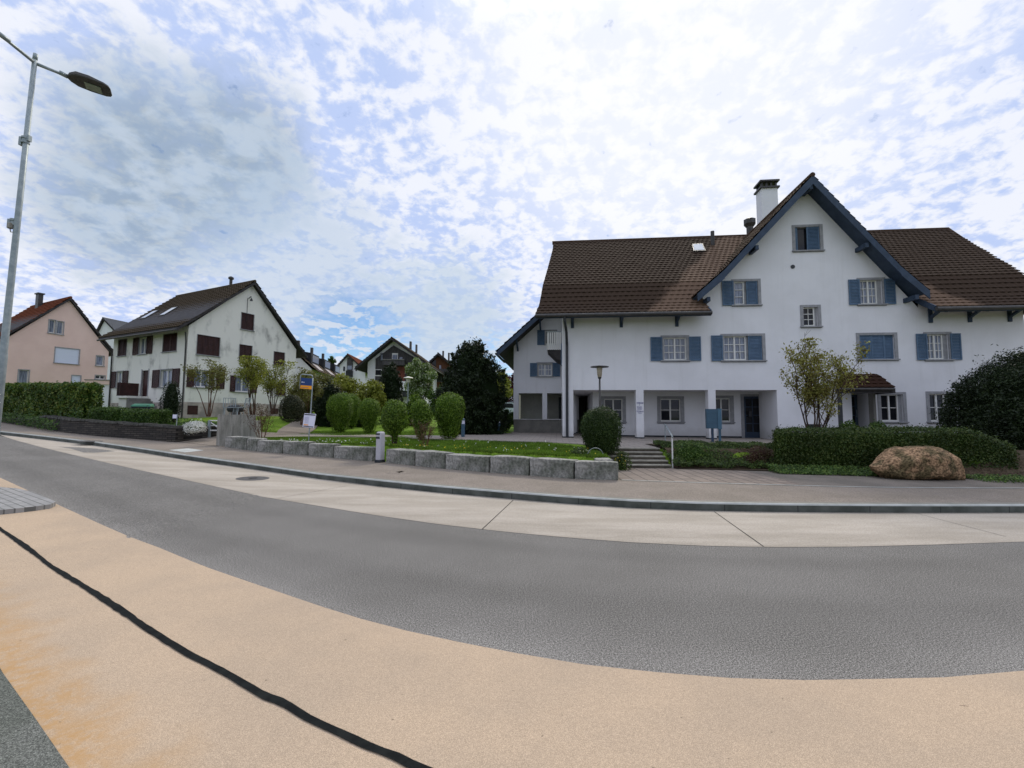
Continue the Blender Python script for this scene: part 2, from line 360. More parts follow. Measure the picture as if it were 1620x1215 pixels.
def np_mesh(name, V, nper, m, parent=None, extra=None):
    """V: (N*nper,3) verts, each nper verts one face; extra = (verts, faces) of solid core"""
    V = np.asarray(V, np.float32).reshape(-1, 3); nf = len(V)//nper
    me = bpy.data.meshes.new(name)
    nleaf = nf; loops = np.arange(len(V), dtype=np.int32)
    starts = np.arange(nf, dtype=np.int32)*nper
    if extra:
        ev, ef = extra; b = len(V); V = np.vstack([V, np.asarray(ev, np.float32)])
        el_ = np.concatenate([np.asarray(f, np.int32)+b for f in ef]); es = np.cumsum([0]+[len(f) for f in ef[:-1]]).astype(np.int32)+len(loops)
        loops = np.concatenate([loops, el_]); starts = np.concatenate([starts, es])
    me.vertices.add(len(V)); me.vertices.foreach_set('co', V.ravel())
    me.loops.add(len(loops)); me.loops.foreach_set('vertex_index', loops)
    me.polygons.add(len(starts)); me.polygons.foreach_set('loop_start', starts)
    me.update(calc_edges=True)
    o = link(name, me, m, parent)
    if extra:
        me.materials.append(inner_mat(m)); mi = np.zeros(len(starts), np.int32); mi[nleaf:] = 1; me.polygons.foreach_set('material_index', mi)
    return o
def leaf_quads(P, size, rng, Nrm=None, jit=.7, aspect=.55):
    """rhombic leaves at points P; Nrm = facing direction, jit = how far it strays"""
    n = len(P); r = rng.normal(size=(n, 3)); r /= np.linalg.norm(r, axis=1)[:, None]
    if Nrm is not None:
        r = Nrm + jit*r; r /= np.linalg.norm(r, axis=1)[:, None]
    t = rng.normal(size=(n, 3)); t -= (t*r).sum(1)[:, None]*r; t /= np.linalg.norm(t, axis=1)[:, None]
    b = np.cross(r, t); s = (size*(.6+.8*rng.random(n)))[:, None]
    a = aspect
    return np.stack([P-t*s*.5, P+b*s*.5*a, P+t*s*.5, P-b*s*.5*a], 1).reshape(-1, 3)
def ico(c, rad, sub=3, amp=0.0, f=2.0, seed=0):
    bm = bmesh.new(); bmesh.ops.create_icosphere(bm, subdivisions=sub, radius=1)
    vs = []
    for v in bm.verts:
        d = 1+amp*mnoise.noise(v.co*f+Vector((seed, seed*1.7, 0)))
        vs.append((c[0]+v.co.x*rad[0]*d, c[1]+v.co.y*rad[1]*d, c[2]+v.co.z*rad[2]*d))
    fs = [[v.index for v in f_.verts] for f_ in bm.faces]; bm.free()
    return vs, fs

# ------------------------------------------------------------------ the ground and the street
def px_line(pts, dz=0.0): return [G(x, y, dz) for x, y in pts]
def ext(w, l0, l1):
    """extend a world polyline straight on at both ends, following the street's rise"""
    w = list(w)
    if l0:
        d = (w[0]-w[1]); d.z = 0; d.normalize(); w = [w[0]+d*l0*k for k in (1, .6, .3, .1)] + w
    if l1:
        d = (w[-1]-w[-2]); d.z = 0; d.normalize(); w = w + [w[-1]+d*l1*k for k in (.1, .3, .6, 1)]
    return w
def resample(w, n):
    P_ = np.array([tuple(p) for p in w]); s = np.r_[0, np.cumsum(np.linalg.norm(np.diff(P_[:, :2], axis=0), axis=1))]
    u = np.linspace(0, s[-1], n)
    return [Vector((np.interp(q, s, P_[:, 0]), np.interp(q, s, P_[:, 1]), 0)) for q in u]
def smooth(w, it=3):
    w = [p.copy() for p in w]
    for _ in range(it):
        w = [w[0]] + [(w[i-1]+w[i]*2+w[i+1])/4 for i in range(1, len(w)-1)] + [w[-1]]
    return w
def ribbon(name, A, B, dza, dzb, m, n=160, label=None, kind='structure', rows=6):
    A, B = resample(A, n), resample(B, n); mb = MB()
    vs = []; fs = []
    for j in range(rows+1):
        t = j/rows
        for a, b in zip(A, B):
            p = a*(1-t)+b*t; p.z = street(p.x)+dza*(1-t)+dzb*t; vs.append(p)
    for j in range(rows):
        fs += [(j*n+i, j*n+i+1, (j+1)*n+i+1, (j+1)*n+i) for i in range(n-1)]
    mb.add(vs, fs); o = mb.build(name, m, fix=False)
    uv = o.data.uv_layers.new(name='UVMap')
    for lp in o.data.loops: uv.data[lp.index].uv = ((lp.vertex_index % n)/n, (lp.vertex_index // n)/rows)
    return tag(o, kind=kind)
curb_px = [(0, 687.6), (74, 696), (148, 704), (222, 715.5), (296, 728), (400, 742.5), (499, 756), (597, 769.5), (696, 780), (800, 789), (899, 797.5), (997, 804), (1096, 808), (1220, 810.3), (1343, 811.6), (1467, 812), (1620, 811.6)]
pad_px = [(15, 695), (62, 707), (136, 725), (222, 745), (296, 760), (400, 783), (499, 800), (597, 817), (696, 831), (800, 842.5), (899, 852), (997, 859), (1096, 865), (1220, 867.4), (1343, 866.7), (1467, 863), (1620, 858)]
near_px = [(0, 756), (41, 775), (89, 798), (160, 830), (247, 865), (321, 896), (400, 924), (550, 975), (670, 1007.6), (800, 1032), (900, 1051), (1000, 1063), (1100, 1072.5), (1200, 1077), (1300, 1078), (1400, 1077), (1500, 1073), (1620, 1062.5)]
joint_px = [(0, 838), (35, 863), (69, 887), (104, 910), (148, 940), (197, 973), (247, 1006), (296, 1036), (346, 1064), (400, 1097), (415, 1107), (430, 1109), (440, 1112), (454, 1122), (486, 1141), (523, 1159), (573, 1182), (622, 1201), (659, 1215)]
back_px = [(0, 668), (60, 677), (100, 684), (160, 690.5), (277, 699.4), (346, 706), (400, 713.6), (499, 722), (590, 730), (703, 742), (800, 750), (908, 758), (980, 760), (1065, 763), (1200, 767), (1343, 771), (1467, 772.5), (1620, 773)]
curb = smooth(ext(px_line(curb_px), 60, 60), 1)
pad0 = px_line(pad_px)
near = ext(px_line(near_px), 60, 60)
backl = ext(px_line(back_px, .14), 60, 60)
# the far concrete pad tapers out to the kerb at its left end
cl = px_line(curb_px)
pad = [cl[0]+(cl[0]-cl[1])*.05] + pad0
pad = smooth(ext(pad, 0, 60), 1); padcurb = ext(cl, 0, 60)
asph_far = ext(cl, 60, 0)[:5] + pad[1:]
ribbon('road', [p+Vector((0, .12, 0)) for p in smooth(asph_far, 1)], [p+Vector((-.05, -.10, 0)) for p in near], 0, 0, M['asphalt'], 300, rows=10)
ribbon('bus_bay', padcurb, pad, .004, .004, M['concrete'], 300)
nb = [Vector((-75, 47, 0)), Vector((-40, 27.5, 0)), Vector((-14, 10.2, 0)), G(0, 1061), G(106, 1215), Vector((-.9, 1.42, 0)), Vector((.6, .75, 0)), Vector((3, .35, 0)), Vector((10, .5, 0)), Vector((40, 4, 0)), Vector((64, 7, 0))]
ribbon('concrete_lane', near, [p+Vector((-3, -9, 0)) for p in near], .004, .004, M['nearconc'], 300, rows=10)
nb2 = [p+Vector((-3.5, -9.5, 0)) for p in nb]
ribbon('near_pavement', nb, nb2, .008, .008, M['pave2'], 200, rows=8)
# black bitumen joint, uneven in width
jl = px_line(joint_px); jl = ext(jl, 25, 0) + [Vector((.3, 1.85, 0)), Vector((1.5, 1.5, 0)), Vector((4, 1.3, 0))]
jr = resample(jl, 420); mb = MB(); vs = []; rr = random.Random(4)
for i, p in enumerate(jr):
    d = (jr[min(i+1, len(jr)-1)]-jr[max(0, i-1)]).normalized(); n_ = Vector((-d.y, d.x, 0))
    w = .025*(1+.42*mnoise.noise(Vector((i*.09, 0, 3))))
    off = .018*mnoise.noise(Vector((i*.05, 7, 0)))
    for s_ in (1, -1):
        q = p+n_*(off+s_*w*(1+.15*rr.uniform(-1, 1))); q.z = street(q.x)+.010; vs.append(q)
mb.add(vs, [(2*i, 2*i+1, 2*i+3, 2*i+2) for i in range(len(jr)-1)])
tag(mb.build('bitumen_joint', M['seal']), kind='structure')
# transverse joints of the far pad
for k, (a, b) in enumerate([((812, 792), (763, 838)), ((1130, 810), (1208, 866)), ((548, 769), (440, 789)), ((1450, 813), (1592, 850)), ((1450, 813), (1592, 850))][:4]):
    A, B = G(*a), G(*b); mb = MB(); pts = [A.lerp(B, t) for t in (0, .25, .5, .75, 1)]
    d = (B-A).normalized(); n_ = Vector((-d.y, d.x, 0))*(.006 if k < 2 else .004)
    vs = []
    for p in pts:
        for s_ in (1, -1):
            q = p+n_*s_; q.z = street(q.x)+.008; vs.append(q)
    mb.add(vs, [(2*i, 2*i+1, 2*i+3, 2*i+2) for i in range(4)])
    tag(mb.build('pad_joint', M['seal'] if k != 3 else M['iron']), kind='structure')
# kerb: granite edging, front darkest, bevel palest, flat top in between
K = resample(curb, 420); mb = MB(); mt = MB(); vs = []; ts = []
for i, p in enumerate(K):
    d = (K[min(i+1, len(K)-1)]-K[max(0, i-1)]).normalized(); n_ = Vector((-d.y, d.x, 0))
    j = .004*mnoise.noise(Vector((i*.6, 0, 0))); z = street(p.x)
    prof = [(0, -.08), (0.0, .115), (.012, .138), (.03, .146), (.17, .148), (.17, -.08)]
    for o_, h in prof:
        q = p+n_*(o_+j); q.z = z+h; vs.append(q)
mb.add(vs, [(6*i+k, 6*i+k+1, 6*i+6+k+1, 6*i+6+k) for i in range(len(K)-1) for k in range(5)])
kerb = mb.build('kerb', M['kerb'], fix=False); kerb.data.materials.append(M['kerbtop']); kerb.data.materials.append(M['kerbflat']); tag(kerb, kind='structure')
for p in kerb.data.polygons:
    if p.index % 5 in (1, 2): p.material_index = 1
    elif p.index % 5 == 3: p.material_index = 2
def kj_mat():
    t = M['kerb'].node_tree; p = t.nodes['Principled BSDF']; src = p.inputs['Base Color'].links[0].from_socket
    tc = N('ShaderNodeTexCoord', t).outputs['Object']
    s_ = N('ShaderNodeSeparateXYZ', t); t.links.new(tc, s_.inputs[0])
    fr = fmath('FRACT', fmath('MULTIPLY', s_.outputs[0], 1/1.25, t), 0, t)
    t.links.new(mixc(sstep(fr, .0, .022, t, 1, 0), src, (.02, .022, .02), t), p.inputs['Base Color'])
kj_mat()
inner = []
for i, p in enumerate(K):
    d = (K[min(i+1, len(K)-1)]-K[max(0, i-1)]).normalized(); inner.append(p+Vector((-d.y, d.x, 0))*.172)
back_far = [p+Vector((.15, .6, 0)) for p in backl]
ribbon('pavement', inner, back_far, .140, .140, M['pave'], 320, rows=10)
# edging line between pavement and driveway paving, right of the stone wall
e = px_line([(984, 760), (1065, 763), (1200, 767), (1343, 771), (1467, 772.5), (1620, 773)], .14)
e = ext(e, 0, 20); e2 = [p+Vector((.0, .06, 0)) for p in e]
ribbon('edging_strip', e, e2, .148, .148, M['kerbtop'], 40, rows=1)
e3 = [Vector((2.78, 13.9, 0)), Vector((4.6, 13.8, 0)), Vector((7.6, 13.3, 0)), Vector((9, 12.6, 0)), Vector((12, 12.0, 0)), Vector((32, 11, 0))]
def cut(w, xa, xb):
    xs_ = [p.x for p in w]; ys_ = [p.y for p in w]; return [Vector((x, float(np.interp(x, xs_, ys_)), 0)) for x in np.linspace(xa, xb, 24)]
ribbon('driveway_paving', cut(e2, 2.6, 6.6), cut(e3, 2.78, 6.6), .146, .146, M['paver'], 40, rows=4)
ribbon('forecourt', cut(e2, 6.6, 30), cut(e3, 6.6, 30), .146, .146, M['forecourt'], 60, rows=4)

RAISE = [(-75, 50), (-29.2, 26.2), (-23.9, 23.0), (-20.6, 21.0), (-17.7, 19.7), (-13.9, 18.55), (-13.7, 23.2), (-11.6, 23.2), (-11.45, 17.7), (-9.4, 16.55), (-6.8, 15.8), (-4.5, 14.9), (-1.9, 13.0), (-.15, 12.0), (1.5, 11.2), (2.55, 11.0), (2.7, 14.6), (4.65, 14.6), (4.7, 13.35), (7.4, 12.9), (9.9, 12.1), (12.6, 11.4), (40, 11), (80, 11)]
RX, RY = zip(*RAISE)
def terrain(x, y):
    x = np.asarray(x, float); y = np.asarray(y, float)
    yr = np.interp(x, RX, RY)
    st = np.where(x > -60, .04*np.maximum(0, -5-x), 2.2)
    plat = .61 + np.clip((-11.5-x)/3, 0, 1)*.42 + np.clip((-16-x)/10, 0, 1)*.45
    rise = .045*np.maximum(0, y-23)*np.clip((1.0-x)/4, 0, 1)
    plat = plat + np.minimum(rise, 1.8)
    t = np.clip((y-yr)/.25, 0, 1)
    front = st-.10+np.where(y > yr-1.0, .10, 0)
    h = front*(1-t)+np.maximum(plat, st+.1)*t
    bump = .03*np.sin(x*1.3+y*.7)*np.sin(y*.9-x*.4)
    return h + bump*np.clip((y-yr-.5), 0, 1)
xs = np.unique(np.r_[np.linspace(-1500, -80, 12), np.arange(-80, -30, 2), np.arange(-30, 22, .25), np.arange(22, 80, 2), np.linspace(80, 1500, 12)])
ys = np.unique(np.r_[np.linspace(-600, -10, 8), np.arange(-10, 10, 1), np.arange(10, 30, .25), np.arange(30, 80, 1.5), np.linspace(80, 2500, 14)])
XX, YY = np.meshgrid(xs, ys); ZZ = terrain(XX, YY)
V_ = np.stack([XX, YY, ZZ], -1).reshape(-1, 3); nx = len(xs); ny = len(ys)
ii = (np.arange(ny-1)[:, None]*nx+np.arange(nx-1)[None, :]).ravel()
me = bpy.data.meshes.new('ground'); me.from_pydata(V_.tolist(), [], np.stack([ii, ii+1, ii+nx+1, ii+nx], 1).tolist())
me.polygons.foreach_set('use_smooth', [True]*len(me.polygons))
tag(link('ground', me, M['grass_ground']), kind='structure')

def slab(name, pts, z, m, th=.12, kind='structure'):
    mb = MB(); mb.prism([(p[0], p[1], z) for p in pts], (0, 0, -th)); return tag(mb.build(name, m), kind=kind)
CZ = .66
ct = [onZ(x, y, CZ) for x, y in [(640, 688.5), (700, 689), (760, 686), (800, 683.5), (845, 682)]]
cf = [onZ(x, y, CZ) for x, y in [(640, 692.5), (700, 694.5), (780, 697), (860, 699), (935, 703)]]
slab('court', [*cf, Vector((2.55, 14.0, 0)), Vector((2.75, 14.25, 0)), Vector((4.6, 14.22, 0)), Vector((4.75, 14.6, 0)), Vector((9, 15.0, 0)), Vector((12, 15, 0)), Vector((25, 14, 0)), Vector((25, 19.5, 0)), Vector((10, 21.5, 0)), Vector((4, 27.5, 0)), Vector((.5, 28.2, 0)), *ct[::-1]], CZ, M['court'])
p1 = [onZ(x, y, .655) for x, y in [(408, 692), (470, 690.5), (560, 690), (640, 692.3), (640, 688.7), (560, 686.5), (500, 685), (470, 684.5)]]
slab('path', p1, .655, M['concrete'], .08)
p2 = [(-15.0, 23.6), (-11.2, 20.2), (-9.2, 21.2), (-10.6, 23.6), (-15, 31), (-17, 34), (-19, 33)]
mb = MB(); pp = [Vector((x, y, float(terrain(x, y))+.06)) for x, y in p2]
pr = []
for k in range(13):
    t = k/12
    a = Vector((-11.0, 19.4, 0)).lerp(Vector((-16.5, 36, 0)), t); b = Vector((-9.2, 19.2, 0)).lerp(Vector((-14.9, 36, 0)), t)
    for q in (a, b): q.z = float(terrain(q.x, q.y))+.05; pr.append(q)
mb.add(pr, [(2*i, 2*i+1, 2*i+3, 2*i+2) for i in range(12)])
tag(mb.build('garden_path', M['pave']), kind='structure')
mb = MB(); pr = []
for k in range(9):
    t = k/8
    for q in (Vector((-13.65, 18.3, 0)).lerp(Vector((-13.8, 23.3, 0)), t), Vector((-11.4, 17.3, 0)).lerp(Vector((-11.4, 23.3, 0)), t)):
        q.z = street(q.x)+.15+.25*t; pr.append(q)
mb.add(pr, [(2*i, 2*i+1, 2*i+3, 2*i+2) for i in range(8)])
tag(mb.build('garden_entrance', M['pave']), kind='structure')

# traffic island at the left edge of the road
isl = [G(x, y, .0) for x, y in [(88, 801), (70, 793), (50, 784.5), (25, 779), (0, 777)]]
isl2 = [G(x, y, .0) for x, y in [(0, 815), (30, 812), (60, 808.5), (80, 805)]]
poly = [isl[0], *isl[1:], isl[-1]+Vector((-2.2, .9, 0)), isl2[0]+Vector((-3.2, .6, 0)), *isl2]
mb = MB(); mb.prism([(p.x, p.y, .04*max(0, -5-p.x)+.075) for p in poly], (0, 0, -.4)); tag(mb.build('traffic_island', M['cobble']), kind='structure')

# ironwork and patches let into the street
def disc(name, px, py, r, dz, m, label):
    p = G(px, py, dz); mb = MB(); mb.lathe([(r*1.12, .0), (r*1.12, .003), (r*1.0, .006), (r*.93, .003), (r*.9, .008), (r*.3, .008), (r*.28, .004)], (0, 0, 0), 28)
    o = mb.build(name, m); o.location = p; o.rotation_euler = (0, math.atan(.04) if p.x < -5 else 0, 0)
    return tag(o, label, 'manhole cover')
disc('manhole_cover', 400, 757, .33, .003, M['iron'], 'round iron manhole cover in the pale concrete bus bay beside the kerb')
disc('manhole_cover', 633, 747, .33, .143, M['pave'], 'round pavement-coloured manhole cover in front of the grey litter bin')
disc('manhole_cover', 143, 698, .33, .143, M['iron'], 'far round manhole cover on the pavement before the low dry stone wall')
q = [G(x, y, .143) for x, y in [(268, 712), (298, 709.5), (322, 712.5), (292, 716)]]
mb = MB(); mb.prism([p+Vector((0, 0, .006)) for p in q], (0, 0, -.02)); tag(mb.build('inspection_cover', M['kerbtop']), 'pale concrete inspection slab in the pavement near the garden entrance', 'inspection cover')
q = [G(x, y, 0) for x, y in [(92, 707), (125, 708), (152, 710), (183, 714), (150, 716.5), (132, 716), (112, 710)]]
mb = MB(); mb.prism([p+Vector((0, 0, .006)) for p in q], (0, 0, -.02)); tag(mb.build('road_patch', M['asphalt']), kind='structure')

# ------------------------------------------------------------------ building helpers
class House:
    """a building's Empty with its local frame: x along a wall, y into the building, z up"""
    def __init__(s, name, loc, rz, label, cat, group=None):
        s.root = empty(name, loc, rz, label, cat, group)
        s.mw = Matrix.Translation(loc) @ Matrix.Rotation(rz, 4, 'Z'); s.inv = s.mw.inverted()
        s.o = s.inv @ CO; s.r3 = s.inv.to_3x3()
    def hit(s, px, py, ax='y', val=0.0):
        d = s.r3 @ ray(px, py); k = 'xyz'.index(ax); return s.o + d*((val-s.o[k])/d[k])
def clip_poly(poly, outline):
    out = poly; n = len(outline)
    for i in range(n):
        a, b = outline[i], outline[(i+1) % n]; inp, out = out, []
        if not inp: break
        sd = lambda p: (b[0]-a[0])*(p[1]-a[1])-(b[1]-a[1])*(p[0]-a[0])
        for j in range(len(inp)):
            p, q = inp[j], inp[(j+1) % len(inp)]; sp, sq = sd(p), sd(q)
            if sp >= -1e-9: out.append(p)
            if (sp > 1e-9 and sq < -1e-9) or (sp < -1e-9 and sq > 1e-9):
                t = sp/(sp-sq); out.append((p[0]+(q[0]-p[0])*t, p[1]+(q[1]-p[1])*t))
    return out
def wall(mb, outlines, holes, reveal=.16):
    """flat wall in plane (u, 0, z), outside at -w; convex counter-clockwise outlines with rectangular holes and their reveals"""
    for ol in outlines:
        us = sorted({p[0] for p in ol} | {h[i] for h in holes for i in (0, 1)}); zs = sorted({p[1] for p in ol} | {h[i] for h in holes for i in (2, 3)})
        for i in range(len(us)-1):
            for j in range(len(zs)-1):
                cu, cz = (us[i]+us[i+1])/2, (zs[j]+zs[j+1])/2
                if any(h[0] < cu < h[1] and h[2] < cz < h[3] for h in holes): continue
                c = clip_poly([(us[i], zs[j]), (us[i+1], zs[j]), (us[i+1], zs[j+1]), (us[i], zs[j+1])], ol)
                if len(c) > 2: mb.add([(u, 0, z) for u, z in c], [tuple(range(len(c)))])
    for h in holes:
        r = h[4] if len(h) > 4 else reveal
        u0, u1, z0, z1 = h[:4]
        mb.quad((u0, 0, z0), (u1, 0, z0), (u1, r, z0), (u0, r, z0)); mb.quad((u0, 0, z1), (u0, r, z1), (u1, r, z1), (u1, 0, z1))
        mb.quad((u0, 0, z0), (u0, r, z0), (u0, r, z1), (u0, 0, z1)); mb.quad((u1, 0, z0), (u1, 0, z1), (u1, r, z1), (u1, r, z0))
def shutter_mb(T, u0, u1, z0, z1, w0=-.05, th=.035, slats=True):
    mb = MB(T); f = .05
    mb.box(u0, u0+f, w0, w0+th, z0, z1); mb.box(u1-f, u1, w0, w0+th, z0, z1)
    mb.box(u0+f, u1-f, w0, w0+th, z0, z0+f); mb.box(u0+f, u1-f, w0, w0+th, z1-f, z1)
    if slats:
        n = max(5, int((z1-z0-2*f)/.062)); s = (z1-z0-2*f)/n
        for k in range(n):
            a = z0+f+k*s
            mb.add([(u0+f, w0+.004, a), (u1-f, w0+.004, a), (u1-f, w0+th-.004, a+s*.95), (u0+f, w0+th-.004, a+s*.95),
                    (u0+f, w0+.014, a), (u1-f, w0+.014, a), (u1-f, w0+th+.004, a+s*.95), (u0+f, w0+th+.004, a+s*.95)],
                   [(0, 1, 2, 3), (4, 7, 6, 5), (0, 4, 5, 1), (2, 6, 7, 3)])
    else: mb.box(u0+f, u1-f, w0+.008, w0+th-.008, z0+f, z1-f)
    return mb
def window(H, T, u0, u1, z0, z1, trim=.12, trim_m='trimstone', sash=None, pane='glass', cols=2, rows=1, vbar=0, shutters=(), sh_m='shutter', sill=.03, rev=.13, frame_m='whitepaint', top=None):
    """u0..z1: the hole. shutters: (ua, ub, w) leaves. returns the window part"""
    mb = MB(T); t = trim; p = -.022
    if trim > 0:
        mb.box(u0-t, u0, p, .02, z0-.0, z1); mb.box(u1, u1+t, p, .02, z0-.0, z1); mb.box(u0-t, u1+t, p, .021, z1, z1+t*.8)
        mb.box(u0-t, u1+t, p, .021, z0-t*.7, z0)
    else: mb.box(u0, u1, .10, .16, z0, z1)
    wn = mb.build('window', M[trim_m], H.root)
    s0, s1 = sash or (u0, u1)
    if sash is not False:
        f = .046; m2 = MB(T); y0, y1 = rev-.05, rev
        m2.box(s0, s0+f, y0, y1, z0, z1); m2.box(s1-f, s1, y0, y1, z0, z1); m2.box(s0+f, s1-f, y0, y1, z1-f, z1); m2.box(s0+f, s1-f, y0, y1, z0, z0+f*1.5)
        for k in range(1, cols):
            c = s0+(s1-s0)*k/cols; m2.box(c-f*.75, c+f*.75, y0-.004, y1-.003, z0+f*1.5, z1-f)
        g = .014
        for k in range(cols):
            a = s0+(s1-s0)*k/cols+f*.8; b = s0+(s1-s0)*(k+1)/cols-f*.8
            for r in range(1, rows):
                zz = z0+f*1.5+(z1-f-z0-f*1.5)*r/rows; m2.box(a, b, y0+.012, y1-.006, zz-g, zz+g)
            for v in range(vbar):
                cc = a+(b-a)*(v+1)/(vbar+1); m2.box(cc-g*.8, cc+g*.8, y0+.014, y1-.008, z0+f*1.5, z1-f)
        m2.build('sash', M[frame_m], wn)
        m3 = MB(T); m3.box(u0, u1, rev-.002, rev+.02, z0, z1); m3.build('pane', M[pane], wn)
        if s0 > u0+.05:
            m2 = MB(T); m2.box(u0, s0, y0, y1-.004, z0, z1); m2.build('frame_board', M[trim_m], wn)
        if s1 < u1-.05:
            m2 = MB(T); m2.box(s1, u1, y0, y1-.004, z0, z1); m2.build('frame_board', M[trim_m], wn)
    if sill:
        m4 = MB(T); m4.box(u0-t-.03, u1+t+.03, -.085, rev-.05, z0-.055, z0-.003); m4.build('sill', M[trim_m], wn)
    for (a, b, w) in shutters:
        shutter_mb(T, a, b, z0-.03, z1+.03 if w < 0 else z1, w).build('shutter', M[sh_m], wn)
    return wn
def tile_roof(name, m, parent, prof, x0f, x1f, tw=.24, ch=.34, hgt=.05, wave=.022, T=None, seg=4):
    """courses of clay tiles laid over prof = [(y, z), ...] from eave to ridge; x0f/x1f(t) the ends at height share t"""
    pr = np.array(prof, float); s = np.r_[0, np.cumsum(np.hypot(*np.diff(pr, axis=0).T))]; Ltot = s[-1]
    n = max(2, int(round(Ltot/ch))); V = []; F = []; UV = []
    at = lambda q: (np.interp(q, s, pr[:, 0]), np.interp(q, s, pr[:, 1]))
    xmin = min(x0f(0), x0f(1)); xmax = max(x1f(0), x1f(1)); base = np.arange(xmin, xmax+tw/seg, tw/seg)
    for i in range(n):
        a, b = Ltot*i/n, min(Ltot, Ltot*(i+1)/n+.03)
        (ya, za), (yb, zb) = at(a), at(b); l = math.hypot(yb-ya, zb-za); ny_, nz_ = -(zb-za)/l, (yb-ya)/l
        xa = np.unique(np.clip(base, x0f(a/Ltot), x1f(a/Ltot)))
        xb = np.clip(xa, x0f(b/Ltot), x1f(b/Ltot))
        sh = (i % 2)*.5
        h = wave*(.5+.5*np.cos(2*np.pi*(xa/tw+sh)))
        jr_ = np.array([mnoise.noise(Vector((math.floor(x/tw+sh+.5)*3.1, i*2.3, 5))) for x in xa])*.012
        k = len(V); c = len(xa)
        for j in range(c): V.append((xa[j], ya+ny_*(h[j]+jr_[j]), za+nz_*(h[j]+jr_[j])))
        for j in range(c): V.append((xa[j], ya+ny_*(hgt+h[j]+jr_[j]), za+nz_*(hgt+h[j]+jr_[j])))
        for j in range(c): V.append((xb[j], yb+ny_*(.012+h[j]), zb+nz_*(.012+h[j])))
        for j in range(c-1):
            F.append((k+j, k+j+1, k+c+j+1, k+c+j)); F.append((k+c+j, k+c+j+1, k+2*c+j+1, k+2*c+j))
            um = (xa[j]+xa[j+1])/2/tw+sh+.5
            UV += [(um, i+.5)]*8
    if T: V = [tuple(T @ Vector(v)) for v in V]
    me = bpy.data.meshes.new(name); me.from_pydata(V, [], F)
    uv = me.uv_layers.new(name='UVMap'); uv.data.foreach_set('uv', np.array(UV, np.float32).ravel())
    return link(name, me, M[m], parent)

# ------------------------------------------------------------------ the white house with blue shutters
c0 = onY(890, 693, 20.5)
H = House('white_house', (c0.x, c0.y, .64), -math.radians(6), 'large white house with blue shutters, a steep front gable and brown tiled roofs', 'house')
R_ = H.root; I4 = Matrix.Identity(4)
fx = lambda px, py=570, d=0.0: H.hit(px, py, 'y', d).x
fz = lambda px, py, d=0.0: H.hit(px, py, 'y', d).z
DR, DE = 7.0, -.95
xGL, xGR = fx(1112, 480), fx(1452, 480)
zE = fz(985, 500, DE); zR = fz(1130, 376, DR)
zW = zE+.75
xE0, xE1 = fx(847, 500, DE), fx(1672, 497, DE); xR0, xR1 = fx(875, 385, DR), fx(1500, 371, DR)
xWR = xE1-.30; xEL1 = fx(1125, 490, DE); xER0 = fx(1479, 495, DE)
DG = -.70
ap = H.hit(1285, 279, 'y', DG); gl = H.hit(1107, 470, 'y', DG); gr = H.hit(1466, 466, 'y', DG)
zSl = fz(1060, 617)                      # underside of the upper floors over the arcade
xA0, xA1 = fx(906.7), fx(1230, 650)
# window holes on the front: (u0,u1,z0,z1) from the corners of each opening
def hole(x0, x1, y0, y1, d=0.0):
    xm, ym = (x0+x1)/2, (y0+y1)/2
    return [fx(x0, ym, d), fx(x1, ym, d), fz(xm, y1, d), fz(xm, y0, d)]
wins = [  # opening px box, sash px, shutters px, pane
 dict(b=(1050, 1086, 534, 570), sh=[(1029, 1047.5, -.06), (1090, 1108.5, -.06)], pane='curtain', rows=3, vbar=1),
 dict(b=(1145, 1206, 531.5, 570), sa=(1145, 1181), sh=[(1125, 1143, -.06), (1184, 1205.5, .005)], pane='curtain', rows=3, vbar=1),
 dict(b=(1162, 1199, 445, 482), sa=(1162, 1178), sh=[(1142, 1160, -.06), (1181, 1198.5, .005)], pane='curtain', rows=3, vbar=0, cols=1),
 dict(b=(1361, 1396, 443, 481), sa=(1361, 1389), sh=[(1342, 1359.5, -.06), (1398.5, 1415.5, -.06)], pane='curtain', rows=3, vbar=1),
 dict(b=(1271, 1294, 486, 516), sa=(1271, 1290), sh=[], pane='glass', rows=3, vbar=1, cols=1),
 dict(b=(1258, 1297, 359, 396), sa=False, sh=[(1258, 1262, .02), (1276.5, 1296.5, .01)], pane='glass'),
 dict(b=(1360, 1415, 530, 568), sa=False, sh=[(1360.5, 1378.5, .012), (1379, 1400, .01), (1400.5, 1414.5, .06)], pane='glass'),
 dict(b=(1467, 1501, 529, 568.5), sa=(1467, 1494), sh=[(1449, 1466, -.06), (1503, 1519.5, -.06)], pane='curtain', rows=3, vbar=1),
 dict(b=(1394, 1429, 624, 667), sa=(1394, 1423), sh=[], pane='glass', rows=2),
 dict(b=(1471, 1505, 623, 667), sa=(1471, 1497), sh=[], pane='glass', rows=2),
]
holes = [hole(*w['b']) for w in wins]
porch = [fx(1348, 650), fx(1379, 650), -.02, fz(1365, 617), .9]
base_w = hole(1274, 1301, 671, 681.5)
vent_z, vent_x = fz(1254, 422), fx(1254, 422)
arc = [xA0, xA1, -.05, zSl, .02]
mb = MB()
zgl, zgr = gl.z+.05, gr.z+.05
sl_l = (ap.z-gl.z)/(ap.x-gl.x); sl_r = (ap.z-gr.z)/(gr.x-ap.x)
gzl, gzr = ap.z-.18-sl_l*(ap.x-xGL), ap.z-.18-sl_r*(xGR-ap.x)
outl = [[(0, 0), (xGL, 0), (xGL, zW), (0, zW)],
        [(xGL, 0), (xGR, 0), (xGR, gzr), (ap.x, ap.z-.18), (xGL, gzl)],
        [(xGR, 0), (xWR, 0), (xWR, zW), (xGR, zW)]]
wall(mb, outl, holes+[porch, base_w, arc], .17)
DB = 14.0
